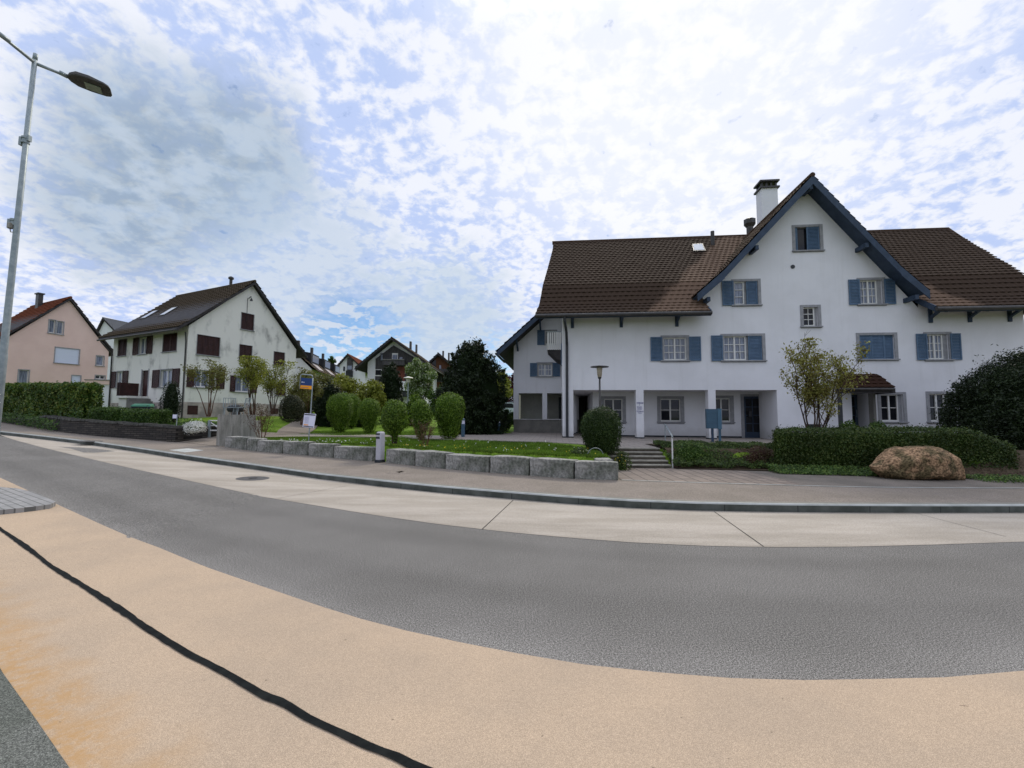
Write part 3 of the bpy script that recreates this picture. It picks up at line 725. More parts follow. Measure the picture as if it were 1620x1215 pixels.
# end walls and back (gable outline on the left; hipped on the right)
zc = fz(1060, 617); 
def pxw(y): return (y, 0)
lef = MB(Matrix(((0, 1, 0, 0), (1, 0, 0, 0), (0, 0, 1, 0), (0, 0, 0, 1))))
mb.T = Matrix(((0, 1, 0, 0), (1, 0, 0, 0), (0, 0, 1, 0), (0, 0, 0, 1)))
wall(mb, [[(0, 0), (DB, 0), (DB, zW), (DR, zR-.3), (0, zW)]], [(.45, 5.2, -.05, zSl, .02)])
mb.T = Matrix(((0, 1, 0, xWR), (1, 0, 0, 0), (0, 0, 1, 0), (0, 0, 0, 1)))
wall(mb, [[(0, 0), (DB, 0), (DB, zW), (0, zW)]], [])
mb.T = None
mb.quad((0, DB, 0), (xWR, DB, 0), (xWR, DB, zW), (0, DB, zW))
# arcade: ceiling, back wall, passage
AD = 1.8; xP = fx(938, 650, AD)
hb = [hole(956, 985, 631, 667, AD), hole(1045, 1077, 631, 667, AD), hole(1128, 1155.5, 630, 667.5, AD)]
dr = [fx(1177, 650, AD), fx(1206, 650, AD), .0, fz(1190, 627, AD)]
mb.quad((0.02, .02, zSl), (xA1, .02, zSl), (xA1, 6, zSl), (.02, 6, zSl))
mb.T = Matrix.Translation((0, AD, 0)); wall(mb, [[(xP, 0), (xA1, 0), (xA1, zSl), (xP, zSl)]], hb+[dr], .15); mb.T = None
mb.quad((xP, AD, 0), (xP, 8, 0), (xP, 8, zSl), (xP, AD, zSl)); mb.quad((xA1, .02, 0), (xA1, AD, 0), (xA1, AD, zSl), (xA1, .02, zSl))
mb.quad((porch[0], .9, 0), (porch[1], .9, 0), (porch[1], .9, porch[3]), (porch[0], .9, porch[3]))
mb.build('wall', M['plaster'], R_, fix=False)
# plinth
mb = MB(); mb.box(xA1, porch[0], -.012, .05, 0, .07); mb.box(porch[1], xWR, -.012, .05, 0, .07); mb.box(xP, dr[0], AD-.012, AD+.05, 0, .09); mb.box(dr[1], xA1-.003, AD-.012, AD+.05, 0, .09)
mb.build('plinth', M['plinth'], R_)
# columns of the arcade and its passage
for (xa, xb, ya) in [(0.0, xA0, -.004), (fx(1006.5, 650), fx(1018.5, 650), -.004), (fx(1120.5, 640), fx(1132.5, 640), -.004), (.10, .50, 1.9), (.22, .62, 3.1), (.36, .76, 4.3), (.50, .9, 5.5)]:
    b_ = MB(); b_.box(xa, xb, ya, ya+.42, .06, zSl+.003 if ya < 0 else zSl-.003); o = b_.build('column', M['plaster'], R_)
    b_ = MB(); b_.box(xa-.008, xb+.008, ya-.008, ya+.428, 0, .075); b_.build('foot', M['plinth'], o)
b_ = MB(); b_.box(xP-1.7, xP-.02, 8.0, 8.1, 0, zSl); b_.build('passage_door', M['darkmetal'], R_)
# windows
for w, h in zip(wins, holes):
    ym = (w['b'][2]+w['b'][3])/2
    sa = w.get('sa'); sa = sa if sa in (None, False) else (fx(sa[0], ym), fx(sa[1], ym))
    shs = [(fx(a, ym), fx(b, ym), o_) for a, b, o_ in w['sh']]
    wn = window(H, I4, *h, trim=.13, sash=sa, pane=w['pane'], cols=w.get('cols', 2), rows=w.get('rows', 1), vbar=w.get('vbar', 0), shutters=shs)
    if sa is False:
        b_ = MB(); b_.box(h[0], h[1], .12, .15, h[2], h[3]); b_.build('pane', M['glass'], wn)
tA = Matrix.Translation((0, AD, 0))
for h in hb: window(H, tA, *h, trim=.16, rows=2, pane='glass', sill=.03)
b_ = MB(); b_.box(base_w[0], base_w[1], .1, .13, base_w[2], base_w[3])
for k in range(5): b_.box(base_w[0]+(base_w[1]-base_w[0])*(k+.5)/5-.012, base_w[0]+(base_w[1]-base_w[0])*(k+.5)/5+.012, .03, .05, base_w[2], base_w[3])
b_.build('cellar_window', M['darkmetal'], R_)
b_ = MB(); b_.T = Matrix.Translation((vent_x, -.01, vent_z)) @ Matrix.Rotation(math.pi/2, 4, 'X'); b_.lathe([(.09, -.02), (.09, .015), (.075, .02)], n=16); b_.build('vent', M['darkmetal'], R_)
def glazed_door(x0, x1, y, z0, z1):
    b_ = MB(); f = .11
    b_.box(x0, x0+f, y, y+.05, z0, z1); b_.box(x1-f, x1, y, y+.05, z0, z1); b_.box(x0+f, x1-f, y, y+.05, z1-f, z1); b_.box(x0+f, x1-f, y, y+.05, z0, z0+.28)
    cx = (x0+x1)/2; b_.box(cx-.02, cx+.02, y+.004, y+.045, z0+.28, z1-f)
    for k in (1, 2, 3): zz = z0+.28+(z1-f-z0-.28)*k/4; b_.box(x0+f, x1-f, y+.006, y+.043, zz-.018, zz+.018)
    d = b_.build('door', M['bluewood'], R_)
    b_ = MB(); b_.box(x0+.02, x1-.02, y+.02, y+.034, z0+.02, z1-.02); b_.build('pane', M['glass'], d)
    b_ = MB(); b_.tube([(x1-.07, y-.05, z0+1.0), (x1-.07, y-.05, z0+1.35)], .015, 6); b_.tube([(x1-.07, y-.05, z0+1.05), (x1-.07, y+.01, z0+1.05)], .012, 6); b_.build('handle', M['galv'], d)
b_ = MB(tA); b_.box(dr[0]-.14, dr[0], -.03, .1, 0, dr[3]+.1); b_.box(dr[1], dr[1]+.14, -.03, .1, 0, dr[3]+.1); b_.box(dr[0], dr[1], -.03, .1, dr[3], dr[3]+.1); b_.build('door_frame', M['trimstone'], R_)
glazed_door(dr[0], dr[1], AD+.06, .02, dr[3])
glazed_door(porch[0]+.05, porch[1]-.05, .82, .02, 2.05)
b_ = MB(); q = H.hit(1222.7, 655, 'y', AD); b_.box(xA1-.5, xA1-.36, AD-.07, AD+.01, q.z-.13, q.z+.13); b_.build('intercom', M['darkmetal'], R_)
# lettering on the arcade column: six short lines, too small to spell out from the road
cx0, cx1 = fx(1006.5, 650), fx(1018.5, 650); cxm = (cx0+cx1)/2; rr = random.Random(8)
for (py, wd, hh) in [(637.5, .28, .075), (640.8, .05, .07), (644, .24, .065), (647, .22, .055), (650.7, .30, .06), (653.3, .14, .05)]:
    z = fz(1012, py); u = cxm-wd/2; b_ = MB()
    while u < cxm+wd/2-.015:
        w_ = rr.choice((.02, .026, .032)); k = rr.randrange(4); hz = hh/2
        b_.box(u, u+.009, -.011, -.003, z-hz, z+hz)
        if k in (0, 1): b_.box(u+.009, u+w_, -.011, -.003, z+hz-.012, z+hz)
        if k in (0, 2): b_.box(u+.009, u+w_, -.011, -.003, z-hz, z-hz+.012)
        if k in (1, 3): b_.box(u+w_-.008, u+w_, -.011, -.003, z-hz, z+hz-.013)
        u += w_+.010
    b_.build('lettering', M['ink'], R_)
def gable_band(m, xl, xr, zt, sl1, sl2):  # scales the tile colour up in a noisy band along both gable slopes
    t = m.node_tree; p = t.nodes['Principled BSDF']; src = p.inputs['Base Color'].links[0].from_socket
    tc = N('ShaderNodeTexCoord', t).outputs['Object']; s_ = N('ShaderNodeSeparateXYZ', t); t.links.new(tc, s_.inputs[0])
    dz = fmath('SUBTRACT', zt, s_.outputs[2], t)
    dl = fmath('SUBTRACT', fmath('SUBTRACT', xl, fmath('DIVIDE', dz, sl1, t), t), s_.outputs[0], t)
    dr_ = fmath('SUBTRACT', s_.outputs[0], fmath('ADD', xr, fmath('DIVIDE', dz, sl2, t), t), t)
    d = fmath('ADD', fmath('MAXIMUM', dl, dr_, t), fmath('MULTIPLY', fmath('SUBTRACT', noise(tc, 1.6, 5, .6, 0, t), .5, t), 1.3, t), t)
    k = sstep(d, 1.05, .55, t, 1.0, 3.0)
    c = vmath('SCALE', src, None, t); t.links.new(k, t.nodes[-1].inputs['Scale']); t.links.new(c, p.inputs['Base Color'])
gable_band(M['tiles_main'], ap.x, ap.x, ap.z+.9, sl_l, sl_r)
# main roof, front slope, left and right of the gable, with a kick at the eave
prof = [(DE, zE+.16), (DE+.9, zE+.16+.62), (.9, zE+2.0)]
prof += [(DR-.05, zR)]
tot = 1.0
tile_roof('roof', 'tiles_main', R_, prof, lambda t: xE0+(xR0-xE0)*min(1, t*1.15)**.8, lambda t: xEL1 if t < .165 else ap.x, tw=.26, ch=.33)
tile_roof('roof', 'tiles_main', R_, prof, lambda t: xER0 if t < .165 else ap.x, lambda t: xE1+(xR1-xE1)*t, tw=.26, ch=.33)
# rear slope and hip as plain slabs, ridge tiles
mb = MB(); zB = zE+.16
mb.prism([(xE0, DB+.95, zB), (xE1, DB+.95, zB), (xR1, DR, zR), (xR0, DR, zR)], (0, 0, -.12))
mb.prism([(xE1, DE, zE+.13), (xE1, DB+.95, zB), (xR1+.0, DR, zR-.03)], (0, 0, -.1))
mb.build('rear_roof', M['tiles'], R_)
mb = MB(); mb.tube([(xR0-.05, DR, zR+.02), (xR1, DR, zR+.02)], .12, 8)
mb.tube([Vector((xR1, DR, zR+.02)).lerp(Vector((xE1, DE, zE+.2)), k/8) for k in range(9)], .10, 8); mb.build('ridge_tiles', M['tiles'], R_)
# underside of the eaves, fascia and gutter
for a, b in ((xE0, xEL1), (xER0, xE1)):
    mb = MB(); mb.prism([(a+.03, DE+.03, zE+.10), (b-.03, DE+.03, zE+.10), (b-.03, .0-.003, zE+.66), (a+.03, -.003, zE+.66)], (0, 0, -.06)); mb.build('soffit', M['soffit'], R_)
    mb = MB(); mb.box(a, b, DE-.02, DE+.02, zE-.05, zE+.13); mb.build('fascia', M['bluewood'], R_)
    mb = MB(); mb.tube([(a, DE-.09, zE+.06), (b, DE-.09, zE+.06)], .085, 10); mb.build('gutter', M['gutter'], R_)
for x_, o_ in ((xEL1, 0), (xER0, 0)):     # barge of each roof's inner end
    mb = MB(); s_ = 1 if x_ == xEL1 else -1
    mb.beam((x_-s_*.02, DE, zE+.10), (x_-s_*.02, .02, zE+.72), .05, .22); mb.build('barge_board', M['bluewood'], R_)
for px in (906, 985, 1075, 1487, 1551, 1616):
    x_ = fx(px, 500, -.5); mb = MB()
    mb.beam((x_, -.0, zE+.52), (x_, DE+.1, zE+.02), .11, .13); mb.beam((x_, .0, zE-.12), (x_, -.62, zE+.16), .10, .10); mb.box(x_-.07, x_+.07, -.06, 0, zE-.32, zE+.5)
    mb.build('bracket', M['bluewood'], R_)
# gable roof: two slopes running back to the ridge, barge boards, purlin ends
for s_, f_ in ((-1, gl), (1, gr)):
    L = Vector((f_.x-ap.x, 0, f_.z-ap.z)); nrm = Vector((-L.z, 0, L.x)).normalized()
    if nrm.z < 0: nrm = -nrm
    a0 = Vector((ap.x, 0, ap.z)); e0 = a0+L; k0 = a0+L*.78; e0 = e0+Vector((s_*.10, 0, .12))   # slight flare at the foot
    mb = MB(); y0, y1 = DG, DR+.4
    for p, q in ((a0, k0), (k0, e0)):
        mb.prism([(p.x, y0, p.z), (q.x, y0, q.z), (q.x, y1, q.z), (p.x, y1, p.z)], -nrm*.14)
    mb.build('gable_soffit', M['bluewood'], R_)
    prof2 = [(e0.x, e0.z+.04), (k0.x, k0.z+.04), (a0.x, a0.z+.04)]
    # tile courses: local x runs along the building depth here
    T = Matrix(((0, -s_*-1.0, 0, 0), (1, 0, 0, 0), (0, 0, 1, 0), (0, 0, 0, 1)))
    tile_roof('gable_roof', 'tiles', R_, [((p[0]), p[1]) for p in prof2] if s_ < 0 else [(-p[0], p[1]) for p in prof2], lambda t: DG-.02, lambda t: DR, tw=.26, ch=.33,
              T=Matrix(((0, 1 if s_ < 0 else -1, 0, 0), (1, 0, 0, 0), (0, 0, 1, 0), (0, 0, 0, 1))))
    mb = MB()
    for p, q in ((a0, k0), (k0, e0)):
        mb.prism([(p.x, DG-.05, p.z+.03), (q.x, DG-.05, q.z+.03), (q.x, DG-.05, q.z-.32), (p.x, DG-.05, p.z-.36)], (0, .045, 0))
    mb.build('barge_board', M['bluewood'], R_)
    for t in (.0, .5, .93) if s_ > 0 else (.5, .93):
        p = a0+L*t; mb = MB(); mb.box(p.x-.07-s_*.05, p.x+.07-s_*.05, DG+.02, .0, p.z-.55, p.z-.36); mb.build('purlin_end', M['bluewood'], R_)
mb = MB(); mb.tube([(ap.x, DG-.05, ap.z+.06), (ap.x, DR, ap.z+.06)], .11, 8); mb.build('ridge_tiles', M['tiles'], R_)
# chimneys, vents, skylight
def chimney(d, px0, px1, ytop, ybot, capw, m, cap=True):
    a = H.hit(px0, ytop, 'y', d); b = H.hit(px1, ybot, 'y', d); w_ = b.x-a.x
    mb = MB(); mb.box(a.x, b.x, d, d+w_*.8, b.z-1.5, a.z); ch_ = mb.build('chimney', M[m], R_)
    if cap:
        mb = MB(); k = capw; mb.box(a.x-k, b.x+k, d-k, d+w_*.8+k, a.z, a.z+.09); mb.box(a.x-k, b.x+k, d-k, d+w_*.8+k, a.z+.36, a.z+.45)
        for t in (0, .33, .66, 1): xx = a.x+.06+(w_-.12)*t; mb.box(xx-.05, xx+.05, d+.03, d+.13, a.z+.09, a.z+.36); mb.box(xx-.05, xx+.05, d+w_*.8-.13, d+w_*.8-.03, a.z+.09, a.z+.36)
        mb.build('cap', M['gutter'], ch_)
chimney(4.2, 1204.5, 1232, 298, 348, .09, 'plaster')
def flue(d, px, ytop, ybot, r, hood):
    a = H.hit(px, ytop, 'y', d); b = H.hit(px, ybot, 'y', d); mb = MB()
    mb.tube([(a.x, d, b.z-.6), (a.x, d, a.z)], r, 8)
    if hood: mb.lathe([(r, 0), (r*1.7, .18), (r*1.7, .45), (r*1.2, .5)], (a.x, d, a.z-.25), 8)
    mb.build('flue', M['gutter'], R_)
flue(6.4, 1186, 353, 376, .20, True); flue(5.6, 1127, 366, 385, .11, False); flue(5.8, 1414, 385, 402, .24, False)
def on_roof(px, py):            # where the front slope (its straight part) meets the ray
    for k in range(400):
        d = -0.9+k*.02; p = H.hit(px, py, 'y', d)
        zr = np.interp(d, [q[0] for q in prof], [q[1] for q in prof])
        if p.z <= zr+.03: return p
    return p
def skylight(pts, m1='galv', m2='sky_glass'):
    q = [on_roof(*p) for p in pts]; c = sum(q, Vector())/4; n_ = (q[1]-q[0]).cross(q[3]-q[0]).normalized()
    if n_.z < 0: n_ = -n_
    mb = MB(); mb.prism([p+n_*.10 for p in q], -n_*.2); o = mb.build('skylight', M['gutter'], R_)
    mb = MB(); mb.prism([c+(p-c)*.82+n_*.106 for p in q], -n_*.02); mb.build('pane', M['skylight'], o)
M['skylight'] = mat('skylight_glass', (.42, .46, .5), (.36, .4, .45), 2, .05, 0, 40, .8)
skylight([(1096.5, 399.5), (1094.5, 388.5), (1111, 387.5), (1116, 399)])
# downpipe with its swan neck
zq = zE+.02; mb = MB(); xp = fx(897, 600, -.06)
mb.tube([(xE0+.9 if False else fx(893, 503, DE), DE-.09, zq), (fx(893.5, 508, DE), DE-.05, zq-.2), (fx(896, 530, -.3), -.45, zq-.62), (xp, -.09, zq-1.15), (xp, -.08, 1.5), (xp, -.08, .0)], .062, 8)
mb.build('downpipe', M['darkmetal'], R_)
# porch roof with its post
pr0 = H.hit(1416, 616, 'y', -1.1); pt = H.hit(1388, 592, 'y', 0); pl = H.hit(1322, 616, 'y', -1.1)
tile_roof('porch_roof', 'tiles_porch', R_, [(-1.1, pr0.z+.06), (0, pt.z)], lambda t: pl.x+(.9)*t, lambda t: pr0.x+(pt.x-pr0.x)*t, tw=.26, ch=.30)
mb = MB(); mb.prism([(pl.x, -1.1, pr0.z+.04), (pr0.x, -1.1, pr0.z+.04), (pt.x, 0, pt.z-.03), (pl.x+.9, 0, pt.z-.03)], (0, 0, -.1)); mb.box(pl.x, pr0.x, -1.12, -1.06, pr0.z-.16, pr0.z+.05); mb.box(pr0.x-.12, pr0.x-.05, -1.06, -.003, pr0.z-.16, pr0.z-.04); mb.build('porch_soffit', M['soffit'], R_)
mb = MB(); mb.tube([(pr0.x-.1, -1.18, pr0.z), (pl.x, -1.18, pr0.z)], .06, 8); mb.build('porch_gutter', M['gutter'], R_)
xx = fx(1329.5, 650, -1.0); mb = MB(); mb.box(xx-.06, xx+.06, -1.05, -.93, 0, pr0.z-.1); mb.build('porch_post', M['darkmetal'], R_)
xx = fx(1381, 650, -.25); mb = MB(); mb.box(xx-.0, xx+.1, -.3, -.003, 0, pr0.z-.05); mb.build('porch_post', M['greywall'], R_)
# rear wing seen past the left end: its own gable, balcony, open ground floor
DW = 5.6
wx0 = fx(812.5, 600, DW); wz = lambda px, py: fz(px, py, DW)
ft = H.hit(786, 557, 'y', DW-1.1); tp = H.hit(842, 506, 'y', DW-1.1)
slw = (tp.z-ft.z)/(tp.x-ft.x)
wtop = lambda x: ft.z+(x-ft.x)*slw-.28
wo1 = [fx(820.5, 640, DW), fx(858, 640, DW), wz(840, 663), wz(840, 622), .25]; wo2 = [fx(865.5, 640, DW), fx(893, 640, DW), wz(870, 663), wz(870, 622), .25]
ww1 = [fx(851, 585, DW), fx(873, 585, DW), wz(860, 595), wz(860, 575)]; ww2 = [fx(862, 535, DW), fx(880, 535, DW), wz(870, 545), wz(870, 523)]
x3 = 1.0; z663 = wz(840, 663.5)
mb = MB(Matrix.Translation((0, DW, 0)))
wall(mb, [[(wx0, z663), (x3, z663), (x3, wtop(x3)), (wx0, wtop(wx0))]], [wo1, wo2, ww1, ww2], .15)
mb.quad((wx0, 0, z663), (wx0, 9, z663), (wx0, 9, wtop(wx0)), (wx0, 0, wtop(wx0)))
mb.build('rear_wing_wall', M['plaster'], R_, fix=False)
mb = MB(Matrix.Translation((0, DW, 0))); mb.box(wx0+.02, x3, -.002, .2, -.1, z663-.06); mb.box(wx0-.02, x3, -.03, .24, z663-.06, z663); mb.build('parapet', M['greywall'], R_)
mb = MB(Matrix.Translation((0, DW, 0))); mb.box(wx0+.2, x3, 2.6, 2.7, -.1, wo1[3]+.1); mb.quad((wx0+.1, .25, wo1[3]+.02), (x3, .25, wo1[3]+.02), (x3, 2.6, wo1[3]+.02), (wx0+.1, 2.6, wo1[3]+.02)); mb.box(wx0+.9, wx0+1.0, 2.5, 2.62, 0, 2.4); mb.build('loggia', mat('loggia_render', (.55, .54, .50), (.46, .45, .42), 1.5, .9), R_)
tW = Matrix.Translation((0, DW, 0))
xs_ = lambda a, b, y: (fx(a, y, DW), fx(b, y, DW), -.06)
window(H, tW, *ww1, trim=.09, rows=2, vbar=1, pane='curtain', shutters=[xs_(838.5, 849.5, 585), xs_(874.5, 886, 585)])
window(H, tW, *ww2, trim=.06, rows=1, pane='glass', shutters=[xs_(850, 861.5, 535)], sill=0)
xq = 1.0
q0, q1 = Vector((ft.x, 0, ft.z)), Vector((xq, 0, ft.z+(xq-ft.x)*slw)); nrm = Vector((-slw, 0, 1)).normalized()
mb = MB(); mb.prism([(q0.x, DW-1.1, q0.z), (q1.x, DW-1.1, q1.z), (q1.x, DW+8, q1.z), (q0.x, DW+8, q0.z)], -nrm*.16); mb.build('rear_wing_soffit', M['soffit'], R_)
tile_roof('rear_wing_roof', 'tiles', R_, [(q0.x-.05, q0.z+.02), (q1.x, q1.z+.05)], lambda t: DW-1.14, lambda t: DW+7, tw=.26, T=Matrix(((0, 1, 0, 0), (1, 0, 0, 0), (0, 0, 1, 0), (0, 0, 0, 1))))
mb = MB(); mb.prism([(q0.x, DW-1.14, q0.z+.02), (q1.x, DW-1.14, q1.z+.02), (q1.x, DW-1.14, q1.z-.30), (q0.x, DW-1.14, q0.z-.26)], (0, .04, 0)); mb.build('barge_board', M['bluewood'], R_)
for xx in (wx0+.25, wx0+1.6): mb = MB(); mb.beam((xx, DW, wtop(xx)-.5), (xx, DW-.95, wtop(xx)+.02), .1, .12); mb.build('bracket', M['bluewood'], R_)
mb = MB(); mb.tube([(q0.x-.06, DW-1.0, q0.z-.08), (q0.x-.06, DW+3, q0.z-.08)], .07, 8); mb.tube([(q0.x-.06, DW+.2, q0.z-.1), (q0.x+.5, DW+.25, q0.z-.55), (wx0-.03, DW+.3, q0.z-.9)], .045, 6); mb.build('rear_wing_gutter', M['gutter'], R_)
# balcony on the end wall
bf = H.hit(866, 553, 'y', 2.6); bz0, bz1 = bf.z, fz(866, 526, 2.6); bx = bf.x
mb = MB(); mb.add([(bx, 2.6, bz0), (-.003, 2.6, bz0), (-.003, 2.6, bz0-.62), (bx+.45, 2.6, bz0-.45), (bx, 4.6, bz0), (-.003, 4.6, bz0), (-.003, 4.6, bz0-.62), (bx+.45, 4.6, bz0-.45)], [(0, 1, 2, 3), (7, 6, 5, 4), (0, 3, 7, 4), (3, 2, 6, 7), (0, 4, 5, 1)])
bal = mb.build('balcony', M['soffit'], R_)
mb = MB(); n_ = 7
for k in range(n_): xx = bx+(-.02-bx)*(k+.15)/n_; mb.box(xx, xx+(-bx)*.72/n_, 2.56, 2.59, bz0-.02, bz1)
for k in range(12): yy = 2.62+1.96*(k+.1)/12; mb.box(bx-.03, bx, yy, yy+.12, bz0-.02, bz1)
mb.build('railing', M['whitepaint'], bal)
mb = MB(); mb.box(bx-.04, .0, 2.55, 2.61, bz1, bz1+.05); mb.build('handrail', M['galv'], bal)
mb = MB(); mb.box(-.03, -.003, 2.9, 4.2, bz0+.05, bz0+2.1); mb.build('balcony_door', M['glass'], R_)
shutter_mb(Matrix(((0, 1, 0, 0), (1, 0, 0, 1.2), (0, 0, 1, 0), (0, 0, 0, 1))), 0, .5, fz(891, 577, 1.2), fz(891, 543, 1.2), -.06).build('shutter', M['shutter'], R_)

# ------------------------------------------------------------------ the other houses
def gable_house(H, x0, x1, D, zw, zr, wall_m, roof_m, holes=(), sideholes=(), ov=.5, ovg=.3, ridge=None, verge_m='soffit', th=.16, zbase=-.6, ch=.33, tw=.28, kick=0.0, zwr=None):
    xm = ridge if ridge is not None else (x0+x1)/2; R = H.root; zwr = zw if zwr is None else zwr
    mb = MB(); wall(mb, [[(x0, zbase), (x1, zbase), (x1, zwr), (xm, zr), (x0, zw)]], list(holes), .14)
    mb.T = Matrix(((0, 1, 0, x0), (1, 0, 0, 0), (0, 0, 1, 0), (0, 0, 0, 1))); wall(mb, [[(0, zbase), (D, zbase), (D, zw), (0, zw)]], list(sideholes), .14)
    mb.T = None; mb.quad((x1, 0, zbase), (x1, D, zbase), (x1, D, zwr), (x1, 0, zwr))
    mb.add([(x0, D, zbase), (x1, D, zbase), (x1, D, zwr), (xm, D, zr), (x0, D, zw)], [(0, 1, 2, 3, 4)])
    mb.build('wall', M[wall_m], R, fix=False)
    for s_, xe, ze in ((-1, x0, zw), (1, x1, zwr)):
        sl = (zr-ze)/abs(xm-xe); xo = xe+s_*ov; zo = ze-sl*ov*(1-kick)
        up = .04; mb = MB()
        mb.prism([(xm, -ovg, zr+up), (xo, -ovg, zo+up), (xo, D+ovg, zo+up), (xm, D+ovg, zr+up)], Vector((0, 0, th))); mb.build('roof_underside', M[verge_m], R)
        pf = [(xo-s_*.03, zo+up+th+.01), (xe-s_*.5, ze+sl*.5+up+th+.01), (xm, zr+up+th+.01)]
        if s_ > 0: pf = [(-p[0], p[1]) for p in pf]
        tile_roof('roof', roof_m, R, pf, lambda t: -ovg-.04, lambda t: D+ovg+.04, tw=tw, ch=ch, hgt=.075, wave=.045, T=Matrix(((0, 1 if s_ < 0 else -1, 0, 0), (1, 0, 0, 0), (0, 0, 1, 0), (0, 0, 0, 1))))
        mb = MB(); mb.tube([(xo+s_*.05, -ovg, zo+.05), (xo+s_*.05, D+ovg, zo+.05)], .06, 8); mb.build('gutter', M['gutter'], R)
        mb = MB(); mb.prism([(xm, -ovg-.02, zr+up+th), (xo, -ovg-.02, zo+up+th), (xo, -ovg-.02, zo+up-.04), (xm, -ovg-.02, zr+up-.04)], (0, .03, 0)); mb.build('barge_board', M[verge_m], R)
    mb = MB(); mb.tube([(xm, -ovg-.03, zr+.25), (xm, D+ovg, zr+.25)], .10, 8); mb.build('ridge_tiles', M[roof_m], R)
SIDE = Matrix(((0, 1, 0, 0), (1, 0, 0, 0), (0, 0, 1, 0), (0, 0, 0, 1)))
# stained house: gable to the right, long front to the left
cw = onY(290.5, 655, 27.0)
S_ = House('stained_house', (cw.x, cw.y, 1.45), math.atan2(.90, .436), 'old white house with grey stains, dark brown shutters and a mossy roof', 'house')
gh = lambda a, b, c, d: [S_.hit(a, (c+d)/2).x, S_.hit(b, (c+d)/2).x, S_.hit((a+b)/2, d).z, S_.hit((a+b)/2, c).z]
def sh_(a, b, c, d):
    p = [S_.hit(a, (c+d)/2, 'x').y, S_.hit(b, (c+d)/2, 'x').y]; return [min(p), max(p), S_.hit((a+b)/2, d, 'x').z, S_.hit((a+b)/2, c, 'x').z]
gW = S_.hit(467.5, 580).x; zA = S_.hit(399, 451).z; zwS = S_.hit(293, 514).z; zwS2 = S_.hit(468, 553).z; apx = S_.hit(399, 451).x
Gs = [(311.5, 347.5, 531.5, 562), (381.5, 401.5, 496, 522), (378.5, 398.5, 546, 570.5), (433, 450, 557, 579)]
GF = [((307, 342, 587, 613), (295, 306.5), (342.5, 355)), ((372, 395, 596, 620), (363.5, 371.5), (395.5, 406)), ((437, 452, 604, 626), None, None)]
GB = [(296, 349, 642, 656), (366, 389, 645, 656), (428, 443, 646, 655)]
Fs = [(187, 200.5, 537, 563), (258, 280, 528, 556)]
FW = [((220.5, 232.5, 534, 560), (211.5, 219.8), (233.2, 241.7)), ((185, 194, 588, 613), (176, 184), (195, 203)), ((254, 272, 585, 612), (242, 252.5), (273.5, 284.5))]
Dx = (224, 234, 586, 627)
ho = [gh(*g) for g in Gs]+[gh(*g[0]) for g in GF]+[gh(*g) for g in GB]
so_ = [sh_(*g) for g in Fs]+[sh_(*g[0]) for g in FW]+[sh_(*Dx)]
DL = S_.hit(176, 600, 'x').y
gable_house(S_, 0, gW, DL, zwS, zA, 'stained', 'tiles_old', ho, so_, ov=.75, ovg=.28, ridge=apx, ch=.30, tw=.24, kick=.35, zwr=zwS2, zbase=-.5)
def closed(H, T, h, n):
    wd = (h[1]-h[0])/n
    wn = window(H, T, *h, trim=.025, trim_m='trimstone', sash=False, shutters=[(h[0]+k*wd+.01, h[0]+(k+1)*wd-.01, .02) for k in range(n)], sh_m='brownwood')
    mb = MB(T); mb.box(h[0], h[1], .10, .13, h[2], h[3]); mb.build('pane', M['glass'], wn)
I_ = Matrix.Identity(4)
for g, n in zip(Gs, (4, 2, 2, 2)): closed(S_, I_, gh(*g), n)
for g in Fs: closed(S_, SIDE, sh_(*g), 2)
for b, l, r in GF:
    h = gh(*b); y = (b[2]+b[3])/2
    if l: window(S_, I_, *h, trim=.08, rows=1, cols=3 if b[1]-b[0] > 30 else 2, pane='curtain', sh_m='brownwood', shutters=[(S_.hit(q[0], y).x, S_.hit(q[1], y).x, -.06) for q in (l, r)])
    else: closed(S_, I_, h, 2)
for b, l, r in FW:
    h = sh_(*b); y = (b[2]+b[3])/2
    window(S_, SIDE, *h, trim=.08, rows=1, cols=2, pane='curtain', sh_m='brownwood', shutters=[tuple(sorted((S_.hit(q[0], y, 'x').y, S_.hit(q[1], y, 'x').y)))+(-.06,) for q in (l, r)])
for b in GB:
    h = gh(*b); mb = MB(); mb.box(h[0], h[1], .10, .13, h[2], h[3]); wn = mb.build('cellar_window', M['glass'], S_.root)
    mb = MB(); mb.box(h[0]-.05, h[1]+.05, -.02, .01, h[3], h[3]+.08); mb.box(h[0], h[0]+.6, -.03, -.005, h[2], h[3]); mb.build('shutter', M['brownwood'], wn)
h = sh_(*Dx); mb = MB(SIDE); mb.box(h[0], h[1], .08, .13, h[2], h[3]); dd = mb.build('door', M['brownwood'], S_.root)
mb = MB(SIDE); mb.box(h[0]-.09, h[0], -.02, .1, h[2], h[3]+.09); mb.box(h[1], h[1]+.09, -.02, .1, h[2], h[3]+.09); mb.build('frame', M['trimstone'], dd)
lz = h[2]; l0, l1 = S_.hit(193, 628, 'x', -.9).y, h[0]-.1
l0, l1 = max(l0, l1), min(l0, l1)
mb = MB(); mb.box(-1.2, -.01, l1-.1, l0, lz-.15, lz-.02); mb.box(-1.1, -.01, l1+.1, l0-.1, -.5, lz-.15)
ld = mb.build('entrance_landing', M['stained'], S_.root)
mb = MB(); rz = lz+.85
for k in range(9): y_ = h[1]+(l0-h[1])*k/8; mb.box(-1.17, -1.14, y_-.06, y_+.06, lz, rz)
mb.box(-1.18, -.05, l0-.04, l0, lz, rz); mb.build('railing', M['brownwood'], ld)
mb = MB()
for k in range(7): mb.box(-1.15, -.01, l1-.1-.28*(k+1), l1-.1-.28*k, -.5, lz-.02-.16*(k+1))
